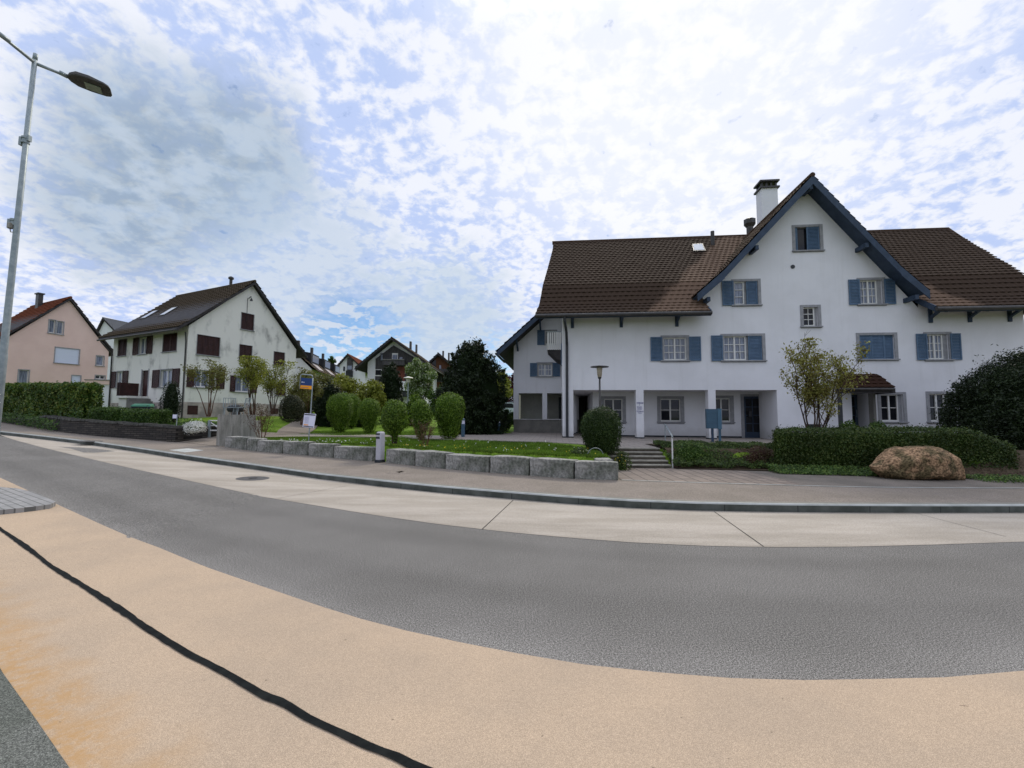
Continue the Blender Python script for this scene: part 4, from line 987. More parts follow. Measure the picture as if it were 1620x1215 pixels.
mb.build('steps', M['greywall'], ld)
mb = MB(); mb.box(-.025, .0-.003, .0, DL, -.5, S_.hit(290, 636, 'x').z-.0); mb.box(-.025, gW, -.025, -.003, -.5, S_.hit(300, 636).z); mb.build('plinth', mat('stained_plinth', (.46, .39, .345), (.26, .23, .21), 1.5, .92, .3, 40), S_.root)
mb = MB(); mb.tube([(-.10, .12, zwS-.4), (-.06, .10, zwS-1.0), (-.06, .08, -.4)], .045, 6); mb.build('downpipe', M['gutter'], S_.root); mb = MB(); mb.tube([(-.7, DL+.1, zwS-.45), (-.08, DL-.05, zwS-1.3), (-.06, DL-.1, -.4)], .05, 6); mb.build('downpipe', M['gutter'], S_.root)
for px, py in ((238, 499.5), (268, 494.5)):
    y_ = None
    sl = (zA-zwS)/apx
    for k in range(500):
        x = -.5+k*.01; p = S_.hit(px, py, 'x', x)
        if p.z <= zwS+sl*x+.25: break
    e_ = Vector((.42, 0, .42*sl)); f_ = Vector((0, .36, 0)); nn = Vector((-sl, 0, 1)).normalized()
    mb = MB(); mb.prism([p-e_-f_+nn*.12, p+e_-f_+nn*.12, p+e_+f_+nn*.12, p-e_+f_+nn*.12], -nn*.2); sk = mb.build('skylight', M['gutter'], S_.root)
    mb = MB(); mb.prism([p-e_*.85-f_*.8+nn*.13, p+e_*.85-f_*.8+nn*.13, p+e_*.85+f_*.8+nn*.13, p-e_*.85+f_*.8+nn*.13], -nn*.02); mb.build('pane', M['skylight'], sk)
p = S_.hit(393.5, 472); mb = MB(); mb.tube([(p.x, -.02, p.z), (p.x, -.25, p.z+.1), (p.x, -.3, p.z-.05)], .03, 6); mb.lathe([(.10, -.16), (.06, -.02), (.02, 0)], (p.x, -.3, p.z-.05), 10); mb.tube([(p.x-.08, -.02, p.z), (p.x-.08, -.02, p.z-1.6)], .015, 5); mb.build('wall_lamp', M['darkmetal'], S_.root)
mb = MB(); q = S_.hit(365, 452, 'x', apx); mb.lathe([(.10, -.5), (.10, .25), (.18, .3), (.18, .42), (.05, .5)], (apx, q.y, zA+.45), 10); mb.build('flue', M['gutter'], S_.root)

# pink house
cp = onY(97, 640, 37)
PH = House('pink_house', (cp.x, cp.y, 2.2), math.radians(64), 'pink rendered house with an orange tiled roof above the long hedge', 'house')
ph = lambda a, b, c, d: [PH.hit(a, (c+d)/2).x, PH.hit(b, (c+d)/2).x, PH.hit((a+b)/2, d).z, PH.hit((a+b)/2, c).z]
xr_ = PH.hit(169, 600).x; za = PH.hit(97, 473).z; zr2 = PH.hit(169, 556).z; zl2 = PH.hit(14, 533).z; xl_ = PH.hit(8, 600).x
pws = [((77.5, 87, 506, 527), 'curtain', 1), ((90, 100, 508.5, 529), 'curtain', 1), ((87, 125, 551, 575), 'roller', 2), ((152.5, 164, 563, 578.5), 'curtain', 1), ((29, 45, 585, 610), 'curtain', 1), ((113.5, 127, 594, 610), 'roller', 1), ((151, 166, 594, 600), 'glass', 2)]
M['roller'] = mat('white_roller_shutter', (.60, .64, .74), (.54, .58, .68), 3, .6, 0, 40, .3, stretch=(.1, .1, 30))
hp = [ph(*w[0]) for w in pws]
gable_house(PH, xl_, xr_, 7.5, zl2, za, 'pink', 'tiles_orange', hp, (), ov=.45, ovg=.2, ridge=0, ch=.35, kick=.5, zwr=zr2, zbase=-1)
for w, h in zip(pws, hp):
    window(PH, I_, *h, trim=.06, sash=(h[0], h[1]) if w[1] != 'roller' else False, cols=w[2], pane=w[1])
    if w[1] == 'roller':
        mb = MB(); mb.box(h[0], h[1], .05, .09, h[2], h[3]); mb.build('roller_shutter', M['roller'], PH.root)
a = PH.hit(60, 480, 'y', 4.5); b = PH.hit(69, 466, 'y', 4.5); mb = MB(); mb.box(a.x, b.x, 4.5, 5.1, a.z-1.2, b.z); mb.box(a.x-.08, b.x+.08, 4.42, 5.18, b.z, b.z+.1); mb.build('chimney', M['gutter'], PH.root)
# grey roofed house between them, a garage wing
cg = onY(168, 620, 62)
GH = House('grey_roofed_house', (cg.x, cg.y, 2.5), math.radians(-8), 'distant white house with a grey roof between the pink and stained houses', 'house')
gx = GH.hit(196, 560).x; gz = GH.hit(170, 506).z
mb = None
GH2 = GH; gable_house(GH, GH.hit(150, 560).x, GH.hit(190, 560).x, 12, GH.hit(152, 534).z, gz, 'plaster', 'tiles_grey', (), (), ov=.3, ovg=.3, ridge=GH.hit(166, 506).x, zbase=-1)
cgx = onY(136, 645, 35)
GA = House('garage', (cgx.x, cgx.y, 1.5), math.radians(12), 'low flat roofed annex with a pinkish parapet beside the pink house', 'garage')
a = GA.hit(178, 620); z0 = GA.hit(150, 608).z; z1 = GA.hit(150, 600.5).z
mb = MB(); mb.box(0, a.x+1, 0, 4, -1, z0); mb.build('wall', M['plaster'], GA.root)
mb = MB(); mb.box(-.12, a.x+1.1, -.12, 4.1, z0, z1-.06); mb.build('parapet', M['pink'], GA.root)
mb = MB(); mb.box(-.16, a.x+1.15, -.16, 4.15, z1-.06, z1); mb.build('coping', M['greywall'], GA.root)
# background: terrace with dormers, red roofed, big timber gable, brown gable
def flues(H, pts, d):
    for x0, x1, y0, y1 in pts:
        a = H.hit(x0, y1, 'y', d); b = H.hit(x1, y0, 'y', d); mb = MB(); mb.box(a.x, b.x, d, d+.45, a.z-1, b.z); mb.build('chimney', M['gutter'], H.root)
ta = onY(462, 640, 41)
TH = House('terraced_house', (ta.x+2.0, ta.y, 2.0), math.atan2(.987, -.16), 'row of terraced houses with solar panels on dark roofs behind the stained house', 'house')
# local x runs away from us along the ridge, the slope faces -y
ez = lambda py, Y, px: onY(px, py, Y).z-2.0
zr_, ze_ = ez(552, 43, 471), ez(590, 46, 500)
Lx = TH.hit(527, 575, 'y', 3.4).x
Lx = 14.0
mb = MB(); mb.box(0, Lx, .3, 7, -1, ze_-.1); mb.add([(0, .3, ze_-.1), (0, 2.4, zr_-.1), (0, 7, ze_-.1), (Lx, .3, ze_-.1), (Lx, 2.4, zr_-.1), (Lx, 7, ze_-.1)], [(0, 1, 2), (3, 5, 4)]); mb.build('wall', M['plaster'], TH.root)
tile_roof('roof', 'tiles_old', TH.root, [(-.3, ze_-.35), (2.4, zr_)], lambda t: -.3, lambda t: Lx+.3, tw=.3, ch=.4)
mb = MB(); mb.prism([(-.3, 7.4, ze_-.3), (Lx+.3, 7.4, ze_-.3), (Lx+.3, 2.4, zr_), (-.3, 2.4, zr_)], (0, 0, -.1)); mb.build('rear_roof', M['tiles_old'], TH.root)
sl = (zr_-ze_+.35)/2.7; nn = Vector((0, -sl, 1)).normalized()
def roof_panel(x0, x1, t0, t1, m, nm, h=.07):
    q = [Vector((x, -.3+2.7*t, ze_-.35+(zr_-ze_+.35)*t))+nn*h for x, t in ((x0, t0), (x1, t0), (x1, t1), (x0, t1))]
    mb = MB(); mb.prism(q, -nn*.06); mb.build(nm, M[m], TH.root)
for k in range(3):
    x0 = .5+k*Lx/3; w_ = Lx/3-.8
    roof_panel(x0, x0+w_*.8, .70, .95, 'paleroof', 'roof_sheet', .11); roof_panel(x0+w_*.1, x0+w_*.55, .08, .34, 'paleroof', 'roof_sheet', .11)
    mb = MB(); za_, zb_ = ze_-.35+(zr_-ze_+.35)*.34, ze_-.35+(zr_-ze_+.35)*.68
    mb.add([(x0, .5, za_), (x0, .5, za_+1.0), (x0, 1.6, zb_+.35), (x0+w_*.7, .5, za_), (x0+w_*.7, .5, za_+1.0), (x0+w_*.7, 1.6, zb_+.35)], [(0, 1, 2), (3, 5, 4), (0, 3, 4, 1), (1, 4, 5, 2)]); dm = mb.build('dormer', M['solar'], TH.root)
    mb = MB(); mb.box(x0+.3, x0+w_*.7-.3, .46, .49, za_+.2, za_+.85); mb.build('window', M['glass'], dm)
    mb = MB(); mb.box(x0+w_*.5, x0+w_*.5+.3, 2.2, 2.45, zr_-.3, zr_+.85); mb.build('chimney', M['gutter'], TH.root)
for k in range(3):
    mb = MB(); mb.box(.8+k*Lx/3, 2.4+k*Lx/3, .26, .32, ze_-2.2, ze_-.7); mb.build('window', M['glass'], TH.root)
def bg_house(name, px_apex, py_apex, pxl, pyl, pxr, pyr, Y, rz, zb, wm, rm, D, label, ov=.6, ovg=.5):
    c = onY(px_apex, 640, Y); h = House(name, (c.x, c.y, zb), math.radians(rz), label, 'house')
    a = h.hit(px_apex, py_apex); l = h.hit(pxl, pyl); r = h.hit(pxr, pyr)
    gable_house(h, l.x, r.x, D, l.z, a.z-.2, wm, rm, (), (), ov=ov, ovg=ovg, ridge=a.x, zwr=r.z, zbase=-2, ch=.4, tw=.32)
    return h
B1 = bg_house('red_roofed_house', 551, 561, 537, 578, 578, 588, 72, 5, 3.0, 'plaster', 'tiles_orange', 16, 'cream gabled house with a red roof and a tall bay window, far behind the lawn')
def flat(H, x0, x1, y0, y1, m, nm, w=.06, parent=None, d=0):
    a = H.hit(x0, y1, 'y', d); b = H.hit(x1, y0, 'y', d); mb = MB(); mb.box(a.x, b.x, d-w, d-.003, a.z, b.z); return mb.build(nm, M[m], parent or H.root)
g_ = flat(B1, 549.5, 558.5, 566, 586, 'timber', 'bay_window', .3); flat(B1, 550.5, 557.5, 579, 585, 'curtain', 'pane', .36, g_)
g_ = flat(B1, 549, 558.5, 587, 596, 'solar', 'balcony', .8); flat(B1, 552, 557, 597, 602, 'curtain', 'pane', .1, g_)
for q in ((543, 546, 580, 587), (562.5, 565, 580, 587)): flat(B1, *q, 'glass', 'window', .06)
B2 = bg_house('gabled_house', 623, 537, 582, 573, 668, 572, 50, 0, 2.0, 'plaster', 'tiles_old', 15, 'big white and grey timber gabled house with balconies beyond the topiary', ov=1.1, ovg=1.0)
g_ = flat(B2, 593.5, 664, 568, 607, 'timber', 'timber_front', .08)
a = B2.hit(623, 541); b = B2.hit(594, 568); c = B2.hit(660, 568)
mb = MB(); mb.prism([(a.x, -.085, a.z-.4), (b.x, -.085, b.z), (c.x, -.085, c.z)], (0, .08, 0)); mb.build('timber_gable', M['timber'], B2.root)
g_ = flat(B2, 609, 643, 571, 579, 'timber', 'balcony', 1.0); mb = MB(); a = B2.hit(609, 571); b = B2.hit(643, 571); mb.box(a.x, b.x, -1.05, -.95, a.z, a.z+.08); mb.build('handrail', M['greywall'], g_)
for q in ((620.5, 630, 559, 570), (631.5, 638, 563, 571), (602, 607, 559, 571)): w_ = flat(B2, *q, 'whitepaint' if q[0] == 620.5 else 'timber', 'window', .12); flat(B2, q[0]+1, q[1]-1, q[2]+2.2, q[3]-.6, 'curtain', 'pane', .15, w_)
w_ = flat(B2, 593.5, 604.5, 584.5, 595, 'whitepaint', 'window', .11); flat(B2, 594.5, 603.7, 585.5, 593.5, 'glass', 'pane', .14, w_)
flat(B2, 623, 641, 580, 606, 'brick', 'wall_panel', .14)
g_ = flat(B2, 629, 650, 605, 619, 'plaster', 'terrace_wall', 1.6); flat(B2, 629, 650, 619, 628, 'darkmetal', 'garage_opening', 1.4, g_)
flues(B2, ((647.5, 650.5, 540, 552), (657, 659.5, 545, 556)), 6)
B3 = bg_house('brown_house', 694, 560, 681, 575, 712, 577, 60, 0, 2.2, 'browntimber', 'tiles_old', 14, 'brown timber house with two dark flues beside the big dark yew', ov=.6, ovg=.6)
flues(B3, ((699.5, 702, 555, 566), (708.5, 711, 558, 570)), 4)
flat(B3, 683, 690, 570, 582, 'glass', 'window', .08); flat(B3, 695, 698, 578, 586, 'curtain', 'window', .08)
g_ = flat(B3, 680, 712, 585, 592, 'timber', 'balcony', 1.2); flat(B3, 684, 700, 592, 604, 'darkmetal', 'loggia', .1)

# ------------------------------------------------------------------ vegetation
def T_(x, y): return float(terrain(x, y))
def leafy(name, verts, faces, n, size, lm, parent=None, seed=0, disp=.04, freq=2.0, shrink=.05, jit=.8, aspect=.55, core=True, out=.02, co=.3):
    rng = np.random.default_rng(seed); V = np.asarray(verts, float)
    tri = []
    for f in faces:
        for k in range(1, len(f)-1): tri.append((f[0], f[k], f[k+1]))
    tri = np.array(tri); A, B, C = V[tri[:, 0]], V[tri[:, 1]], V[tri[:, 2]]
    cr = np.cross(B-A, C-A); ar = np.linalg.norm(cr, axis=1); pick = rng.choice(len(tri), n, p=ar/ar.sum())
    u, v = rng.random(n), rng.random(n); fl = u+v > 1; u[fl], v[fl] = 1-u[fl], 1-v[fl]
    P_ = A[pick]+(B-A)[pick]*u[:, None]+(C-A)[pick]*v[:, None]
    fn = cr/np.maximum(ar, 1e-9)[:, None]
    vn = np.zeros_like(V)
    for k in range(3): np.add.at(vn, tri[:, k], cr)
    vn /= np.maximum(np.linalg.norm(vn, axis=1), 1e-9)[:, None]
    cen = V.mean(0)
    if ((V-cen)*vn).sum() < 0: vn, fn = -vn, -fn
    Nn = fn[pick]
    d = np.array([mnoise.noise(Vector(p*freq)+Vector((seed, 0, 0))) for p in P_])*disp
    P_ = P_+Nn*(d+out-rng.random(n)*.05+rng.exponential(.022, n))[:, None]
    Q = leaf_quads(P_, size, rng, Nn, jit, aspect)
    extra = None
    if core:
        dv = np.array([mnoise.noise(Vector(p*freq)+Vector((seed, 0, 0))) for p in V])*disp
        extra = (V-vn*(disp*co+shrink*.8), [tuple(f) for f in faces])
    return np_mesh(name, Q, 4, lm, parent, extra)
def lathe_vf(prof, c, n=28, wob=.0, seed=0):
    vs = []; fs = []
    for i, (r, z) in enumerate(prof):
        for k in range(n):
            a = 2*math.pi*k/n; q = 1+wob*mnoise.noise(Vector((math.cos(a)*1.3, math.sin(a)*1.3, z*1.2+seed)))
            vs.append((c[0]+r*q*math.cos(a), c[1]+r*q*math.sin(a), c[2]+z))
    for i in range(len(prof)-1):
        fs += [(i*n+k, i*n+(k+1) % n, (i+1)*n+(k+1) % n, (i+1)*n+k) for k in range(n)]
    fs += [tuple(range(n-1, -1, -1)), tuple(range((len(prof)-1)*n, len(prof)*n))]
    return vs, fs
def px_bush(px0, px1, ytop, base_xy_z, fn):
    pass
def topiary(px0, px1, ytop, Y, label, dens=1.0, stem=.18, neck=.55, group='clipped evergreen bushes on the lawn', size=.055):
    pc = (px0+px1)/2; c = onY(pc, 680, Y); z = T_(c.x, c.y); r = (px1-px0)/2/FPX*Y*.93; h = onY(pc, ytop, Y).z-z-.03
    root = empty('topiary_bush', (c.x, c.y, z), 0, label, 'bush', group)
    prof = [(r*neck*.7, .04+stem*.2), (r*neck, h*.10+stem*.3), (r*(neck*.5+.45), h*.30), (r*.97, h*.48), (r, h*.62), (r*.98, h*.76), (r*.84, h*.88), (r*.60, h*.955), (r*.3, h*.99), (.02, h)]
    vs, fs = lathe_vf(prof, (0, 0, 0), 28, .13, pc)
    leafy('foliage', vs, fs, int(5200*dens), size, L_['topiary'], root, int(pc), .10, 2.2, .05, .8)
    mb = MB(); rr = random.Random(int(pc))
    for k in range(5):
        a = rr.uniform(0, 6.3); mb.tube([(math.cos(a)*.05, math.sin(a)*.05, -.05), (math.cos(a)*r*.25, math.sin(a)*r*.25, h*.3)], [.035, .02], 6)
    mb.build('trunk', M['bark'], root)
    return root
topiary(516, 558, 622, 24.4, 'left front clipped bush of the row, its twin close behind', 1.3)
topiary(541, 569, 622, 27.2, 'clipped bush half hidden behind the leftmost one', 1.0)
topiary(567, 600, 630.5, 24.0, 'narrow clipped bush third from the left, straight behind the litter bin')
topiary(606, 643, 633, 15.6, 'clipped bush with a thin bare stem just right of the litter bin', 1.2, .45, .25)
topiary(650, 682, 632, 18.4, 'slim clipped bush between the thin stemmed bush and the broadest one', 1.0, .3, .35)
topiary(688, 735, 622, 18.9, 'broadest clipped bush at the right end of the row, beside a blue bollard', 1.5, .25, .6)
# round ball by the steps
c = onY(951, 700, 13.6); r = 30/FPX*13.6; z = T_(c.x-.3, c.y-.2); h = onY(951, 645.5, 13.6).z-z
rb = empty('topiary_bush', (c.x, c.y, z), 0, 'big egg shaped clipped yew at the corner of the granite wall beside the steps', 'bush')
prof = [(r*.70, 0), (r*.86, h*.18), (r*.98, h*.38), (r, h*.55), (r*.93, h*.72), (r*.75, h*.87), (r*.45, h*.965), (.03, h)]
vs, fs = lathe_vf(prof, (0, 0, 0), 32, .06, 9); leafy('foliage', vs, fs, 12000, .042, leaf_mat('yew_ball_leaves', [(.014, .032, .006), (.03, .055, .010), (.055, .085, .016)]), rb, 77, .05, 3, .05, .8)
def grid_hedge(name, front, back, z0s, ztop, n, size, lm, label, seed, disp=.06, chamfer=None):
    """a hedge between two ground lines (same point count); base z list and top z function of share t"""
    m = len(front); vs = []; fs = []
    for i in range(m):
        f, b = front[i], back[i]; zt = ztop(i/(m-1)); zb = z0s[i]; e = .10
        d = (Vector((b[0], b[1], 0))-Vector((f[0], f[1], 0)));
        for s_, z in ((0, zb), (-.0, zb+(zt-zb)*.5), (.02, zt-e), (.09, zt), (.91, zt), (.98, zt-e), (1, zb+(zt-zb)*.5), (1, zb)):
            vs.append((f[0]+d.x*s_, f[1]+d.y*s_, z))
    k = 8
    for i in range(m-1): fs += [(i*k+j, (i+1)*k+j, (i+1)*k+j+1, i*k+j+1) for j in range(k-1)]
    fs += [tuple(range(k)), tuple((m-1)*k+j for j in range(k-1, -1, -1))]
    root = empty(name, (0, 0, 0), 0, label, 'hedge')
    leafy('foliage', vs, fs, n, size, lm, root, seed, disp, 1.8, .06, .9, co=.7)
    return root
# right hand hedge before the house
fp = [G(x, y, .14) for x, y in [(1229, 746), (1290, 747), (1350, 749), (1410, 752), (1470, 756), (1530, 760), (1585, 763)]]
def hedge_pt(px):
    Y = 12.6
    for _ in range(6): x = onY(px, 750, Y).x; Y = 12.62-(x-7.3)*.20
    return Vector((x, Y, 0))
fp = [hedge_pt(px) for px in (1229, 1290, 1350, 1410, 1470, 1540, 1612)]
zt0 = onY(1240, 682, fp[0].y).z; zt1 = onY(1500, 680, fp[4].y).z
bk = [p+Vector((.92, 1.5, 0)) for p in fp]
rh = grid_hedge('hedge', fp, bk, [.1]*len(fp), lambda t: zt0+(zt1-zt0)*t-(max(0, t-.86)/.14)**1.0*.42, 42000, .055, L_['hedge_r'], 'low dark clipped hedge behind the mossy boulder in front of the white house', 5)
leafy_prev = None
# far left tall hedge
hf = [Vector((x, y, 0)) for x, y in [(-37, 31.5), (-33.5, 28.6), (-30.5, 26.5), (-27, 24.6), (-23.8, 23.0), (-21.1, 21.9)]]
hb_ = [p+Vector((-.35, 1.2, 0)) for p in hf]
hz = [T_(p.x, p.y+.6)-.3 for p in hf]
ztl = [onY(px, 608.5, y).z for px, y in ((2, 26.5), (140, 22.0))]
def zth(t):
    y = hf[int(t*5+.5)].y; return float(np.interp(y, [22, 26.5, 35], [ztl[1], ztl[0], ztl[0]+.5]))
grid_hedge('hedge', hf, hb_, hz, zth, 60000, .14, L_['laurel'], 'tall green hedge along the pavement in front of the pink house', 6, .16)
# two small hedges in the stained house's garden
def small_hedge(px0, px1, ytop, ybot, Y, label, seed):
    a, b = onY(px0, ybot, Y), onY(px1, ybot, Y-.6); f = [a.lerp(b, t) for t in (0, .33, .66, 1)]; bb = [p+Vector((.1, 1.0, 0)) for p in f]
    zt = onY((px0+px1)/2, ytop, Y).z; grid_hedge('hedge', f, bb, [p.z-.2 for p in f], lambda t: zt, 7000, .06, L_['hedge'], label, seed, .08)
small_hedge(139, 187, 646, 672, 21.2, 'low clipped hedge just right of the tall hedge', 11)
small_hedge(188, 240, 649, 676, 19.8, 'low clipped hedge in front of the green bin', 12)
# bank of ground cover below the tall hedge and edging wall
def dome(name, px, wpx, ytop, ybot, Y, n, size, lm, label, cat, seed, deep=1.0, amp=.25, group=None, disp=.08, jit=.9, taper=1.0):
    a = onY(px, ybot, Y); h = onY(px, ytop, Y).z-a.z; r = wpx/2/FPX*Y
    root = empty(name, tuple(a), 0, label, cat, group)
    vs, fs = ico((0, 0, h*.42), (r, r*deep, h*.60), 4, amp, 1.6, seed)
    vs = [(x, y, max(z, -.05)) for x, y, z in vs]
    leafy('foliage', vs, fs, n, size, lm, root, seed, disp, 3, .08, jit)
    return root
dome('conifer', 268.5, 23, 604, 668, 21.5, 3500, .06, L_['yew'], 'small dark cone shaped conifer before the stained house corner', 'shrub', 21, 1, .15)
dome('shrub', 461, 34, 626, 664, 22.5, 4500, .06, leaf_mat('dark_drooping_leaves', [(.018, .020, .010), (.03, .04, .014), (.06, .06, .025)]), 'dark dome shaped drooping shrub right of the stained house gable', 'shrub', 22, 1, .12)
dome('flower_cushion', 307, 32, 669, 682, 18.6, 2600, .05, L_['white'], 'cushion of white flowers spilling over the dry stone wall', 'flowers', 23, .6, .3)
def cone_tree(name, px, wpx, ytop, ybot, Y, lm, n, size, label, seed, amp=.22, shape=None, trunk=True, spikes=120, leaf_aspect=.35):
    a = onY(px, ybot, Y); h = onY(px, ytop, Y).z-a.z; r = wpx/2/FPX*Y
    root = empty(name, tuple(a), 0, label, 'tree')
    shape = shape or [(.55, .0), (.85, .12), (1.0, .30), (.95, .5), (.78, .70), (.50, .86), (.22, .96), (.03, 1.0)]
    rng = np.random.default_rng(seed); rr = random.Random(seed)
    zs = [q[1] for q in shape]; rs = [q[0] for q in shape]
    prof = [(max(.02, np.interp(t, zs, rs))*r, t*h) for t in np.linspace(0, 1, 16)]
    vs, fs = lathe_vf(prof, (0, 0, 0), 26, 0, seed)
    vs = np.array(vs)
    dn = np.array([mnoise.fractal(Vector(v)*1.1/max(r, .3)+Vector((seed, 0, 0)), 1.0, 2.0, 4) for v in vs])*amp*r
    dirv = vs*[1, 1, 0]; dirv /= np.maximum(np.linalg.norm(dirv, axis=1), 1e-6)[:, None]; vs = vs+dirv*dn[:, None]
    tri = np.array([(f[0], f[k], f[k+1]) for f in fs for k in range(1, len(f)-1)])
    A, B, C = vs[tri[:, 0]], vs[tri[:, 1]], vs[tri[:, 2]]; ar = np.linalg.norm(np.cross(B-A, C-A), axis=1); pk = rng.choice(len(tri), spikes, p=ar/ar.sum())
    cen = (A+B+C)[pk]/3
    per = n//spikes; Ps = []; Ns = []
    for c_ in cen:     # sprays: outward and upward shoots
        o_ = np.array([c_[0], c_[1], 0]); l = np.linalg.norm(o_); o_ = o_/max(l, 1e-6); o_ = o_+np.array([0, 0, .55])+rng.normal(size=3)*.25; o_ /= np.linalg.norm(o_)
        L = r*rng.uniform(.12, .34)*(1.5 if name == 'yew_tree' else 1); t = rng.random(per)**.8
        sp = rng.normal(size=(per, 3))*(r*.13)*(1.1-t)[:, None]
        Ps.append(c_-o_*L*.5+o_*L*t[:, None]+sp); Ns.append(np.repeat((o_*.6+np.array([0, 0, .3]))[None], per, 0))
    P_ = np.vstack(Ps); Q = leaf_quads(P_, size, rng, np.vstack(Ns), 1.2, leaf_aspect)
    core = vs*[.86, .86, .97]
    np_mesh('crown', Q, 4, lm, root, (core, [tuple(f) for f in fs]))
    if trunk:
        mb = MB(); mb.tube([(0, 0, -.3), (0.02, 0, h*.2), (0, .03, h*.6)], [r*.13, r*.10, r*.03], 8); mb.build('trunk', M['bark'], root)
    return root
cone_tree('yew_tree', 747, 92, 541, 692, 24.5, L_['yew'], 46000, .14, 'big dark yew tree left of the white house', 31, .34, [(.72, 0), (.9, .1), (1.0, .3), (.98, .5), (.86, .66), (.66, .80), (.36, .92), (.10, .99), (.03, 1)], spikes=420)
cone_tree('conifer', 1624, 182, 562, 735, 15.2, L_['yew'], 90000, .09, 'large dark rounded conifer behind the hedge at the right edge', 32, .16, [(1.0, 0), (1.0, .12), (.96, .28), (.85, .5), (.66, .70), (.42, .87), (.2, .96), (.03, 1)], spikes=900)
cone_tree('thuja', 617, 36, 573, 668, 33, L_['yew'], 9000, .14, 'dark narrow conifer in front of the timber gabled house', 33, .15, [(.8, 0), (1, .2), (.95, .55), (.7, .8), (.35, .95), (.03, 1)], spikes=160)
cone_tree('conifer', 519, 40, 606, 692, 28.5, L_['yew'], 9000, .13, 'dark evergreen between the bus stop sign and the leftmost clipped bush', 34, .3, [(.9, 0), (1, .3), (.9, .6), (.6, .85), (.03, 1)], spikes=160)
def blob_tree(name, px, wpx, ytop, ybot, Y, lm, n, size, label, seed, trunk_h=.25, clumps=26, cat='tree', deep=.8, fill=.55, cl=.34):
    a = onY(px, ybot, Y); h = onY(px, ytop, Y).z-a.z; r = wpx/2/FPX*Y
    root = empty(name, tuple(a), 0, label, cat); rng = np.random.default_rng(seed)
    c0 = trunk_h*h; ch_ = h-c0; Ps = []; Ns = []; mb = MB(); mb.tube([(0, 0, -.3), (.02*h, 0, c0*.6), (0, .01*h, c0+ch_*.45)], [.035*h**.6+.02, .03*h**.6, .012], 7)
    for k in range(clumps):
        d = rng.normal(size=3); d /= np.linalg.norm(d); q = rng.random()**(1/3)*(1-cl*.6)
        c_ = np.array([d[0]*r*q, d[1]*r*deep*q, c0+ch_*.5+d[2]*ch_*.5*q])
        s_ = rng.uniform(.6, 1.15)*cl*np.array([r, r*deep, min(ch_*.5, r*1.2)])
        m_ = n//clumps; dd = rng.normal(size=(m_, 3)); dd /= np.linalg.norm(dd, axis=1)[:, None]
        rad = rng.random(m_)[:, None]**fill
        Ps.append(c_+dd*s_*rad); Ns.append(dd)
        if k % 2 == 0: mb.tube([(0, 0, c0*.8), tuple(np.array([0, 0, c0])*.5+c_*.5), tuple(c_)], [.012*h**.7, .008*h**.7, .004], 5, cap=False)
    Q = leaf_quads(np.vstack(Ps), size, rng, np.vstack(Ns), 1.0, .6)
    np_mesh('crown', Q, 4, lm, root); mb.build('trunk', M['bark'], root)
    return root
BG = [
 ('shrub', 497, 96, 582, 676, 30, 'olive', 16000, .14, 'olive green bush right of the stained house behind the bus stop sign', 41),
 ('shrub', 545, 84, 590, 668, 32, 'lightshrub', 13000, .14, 'yellow green bush below the red roofed house', 42),
 ('shrub', 583, 64, 597, 668, 31, 'lightshrub', 10000, .14, 'bright yellow green bush left of the dark narrow conifer', 43),
 ('tree', 665, 52, 556, 668, 37, 'blossom', 13000, .16, 'young tree with white blossom in front of the timber gabled house', 44),
 ('shrub', 650, 60, 622, 690, 30, 'topiary', 8000, .12, 'green bushes behind the slim clipped bush', 45),
 ('shrub', 704, 70, 598, 690, 28.5, 'hedge', 12000, .12, 'mid green bush in front of the brown timber house', 46),
 ('tree', 806, 46, 578, 676, 46, 'red', 6000, .22, 'dark red leaved tree beside the white house rear wing', 47),
 ('tree', 788, 56, 582, 680, 40, 'lightshrub', 9000, .18, 'yellow green tree between the dark yew and the red leaved tree', 48),
 ('shrub', 800, 44, 648, 689, 27.3, 'hedge', 5000, .09, 'low green shrub at the foot of the rear wing wall', 49),
 ('shrub', 772, 40, 655, 690, 26.0, 'hedge_r', 5000, .09, 'low dark shrub right of the yew trunk', 50),
 ('shrub', 572, 46, 644, 684, 29, 'hedge', 5000, .10, 'dark green bush behind the clipped bush pair', 51),
 ('tree', 524, 14, 562, 590, 75, 'hedge', 1500, .3, 'far dark treetop above the terraced roofs', 52),
]
for nm, px, w_, yt, yb, Y, lm, n, sz, lab, sd in BG:
    blob_tree(nm, px, w_, yt, yb, Y, L_[lm], n, sz, lab, sd, .18 if nm == 'tree' else .02, 30, 'tree' if nm == 'tree' else 'shrub')
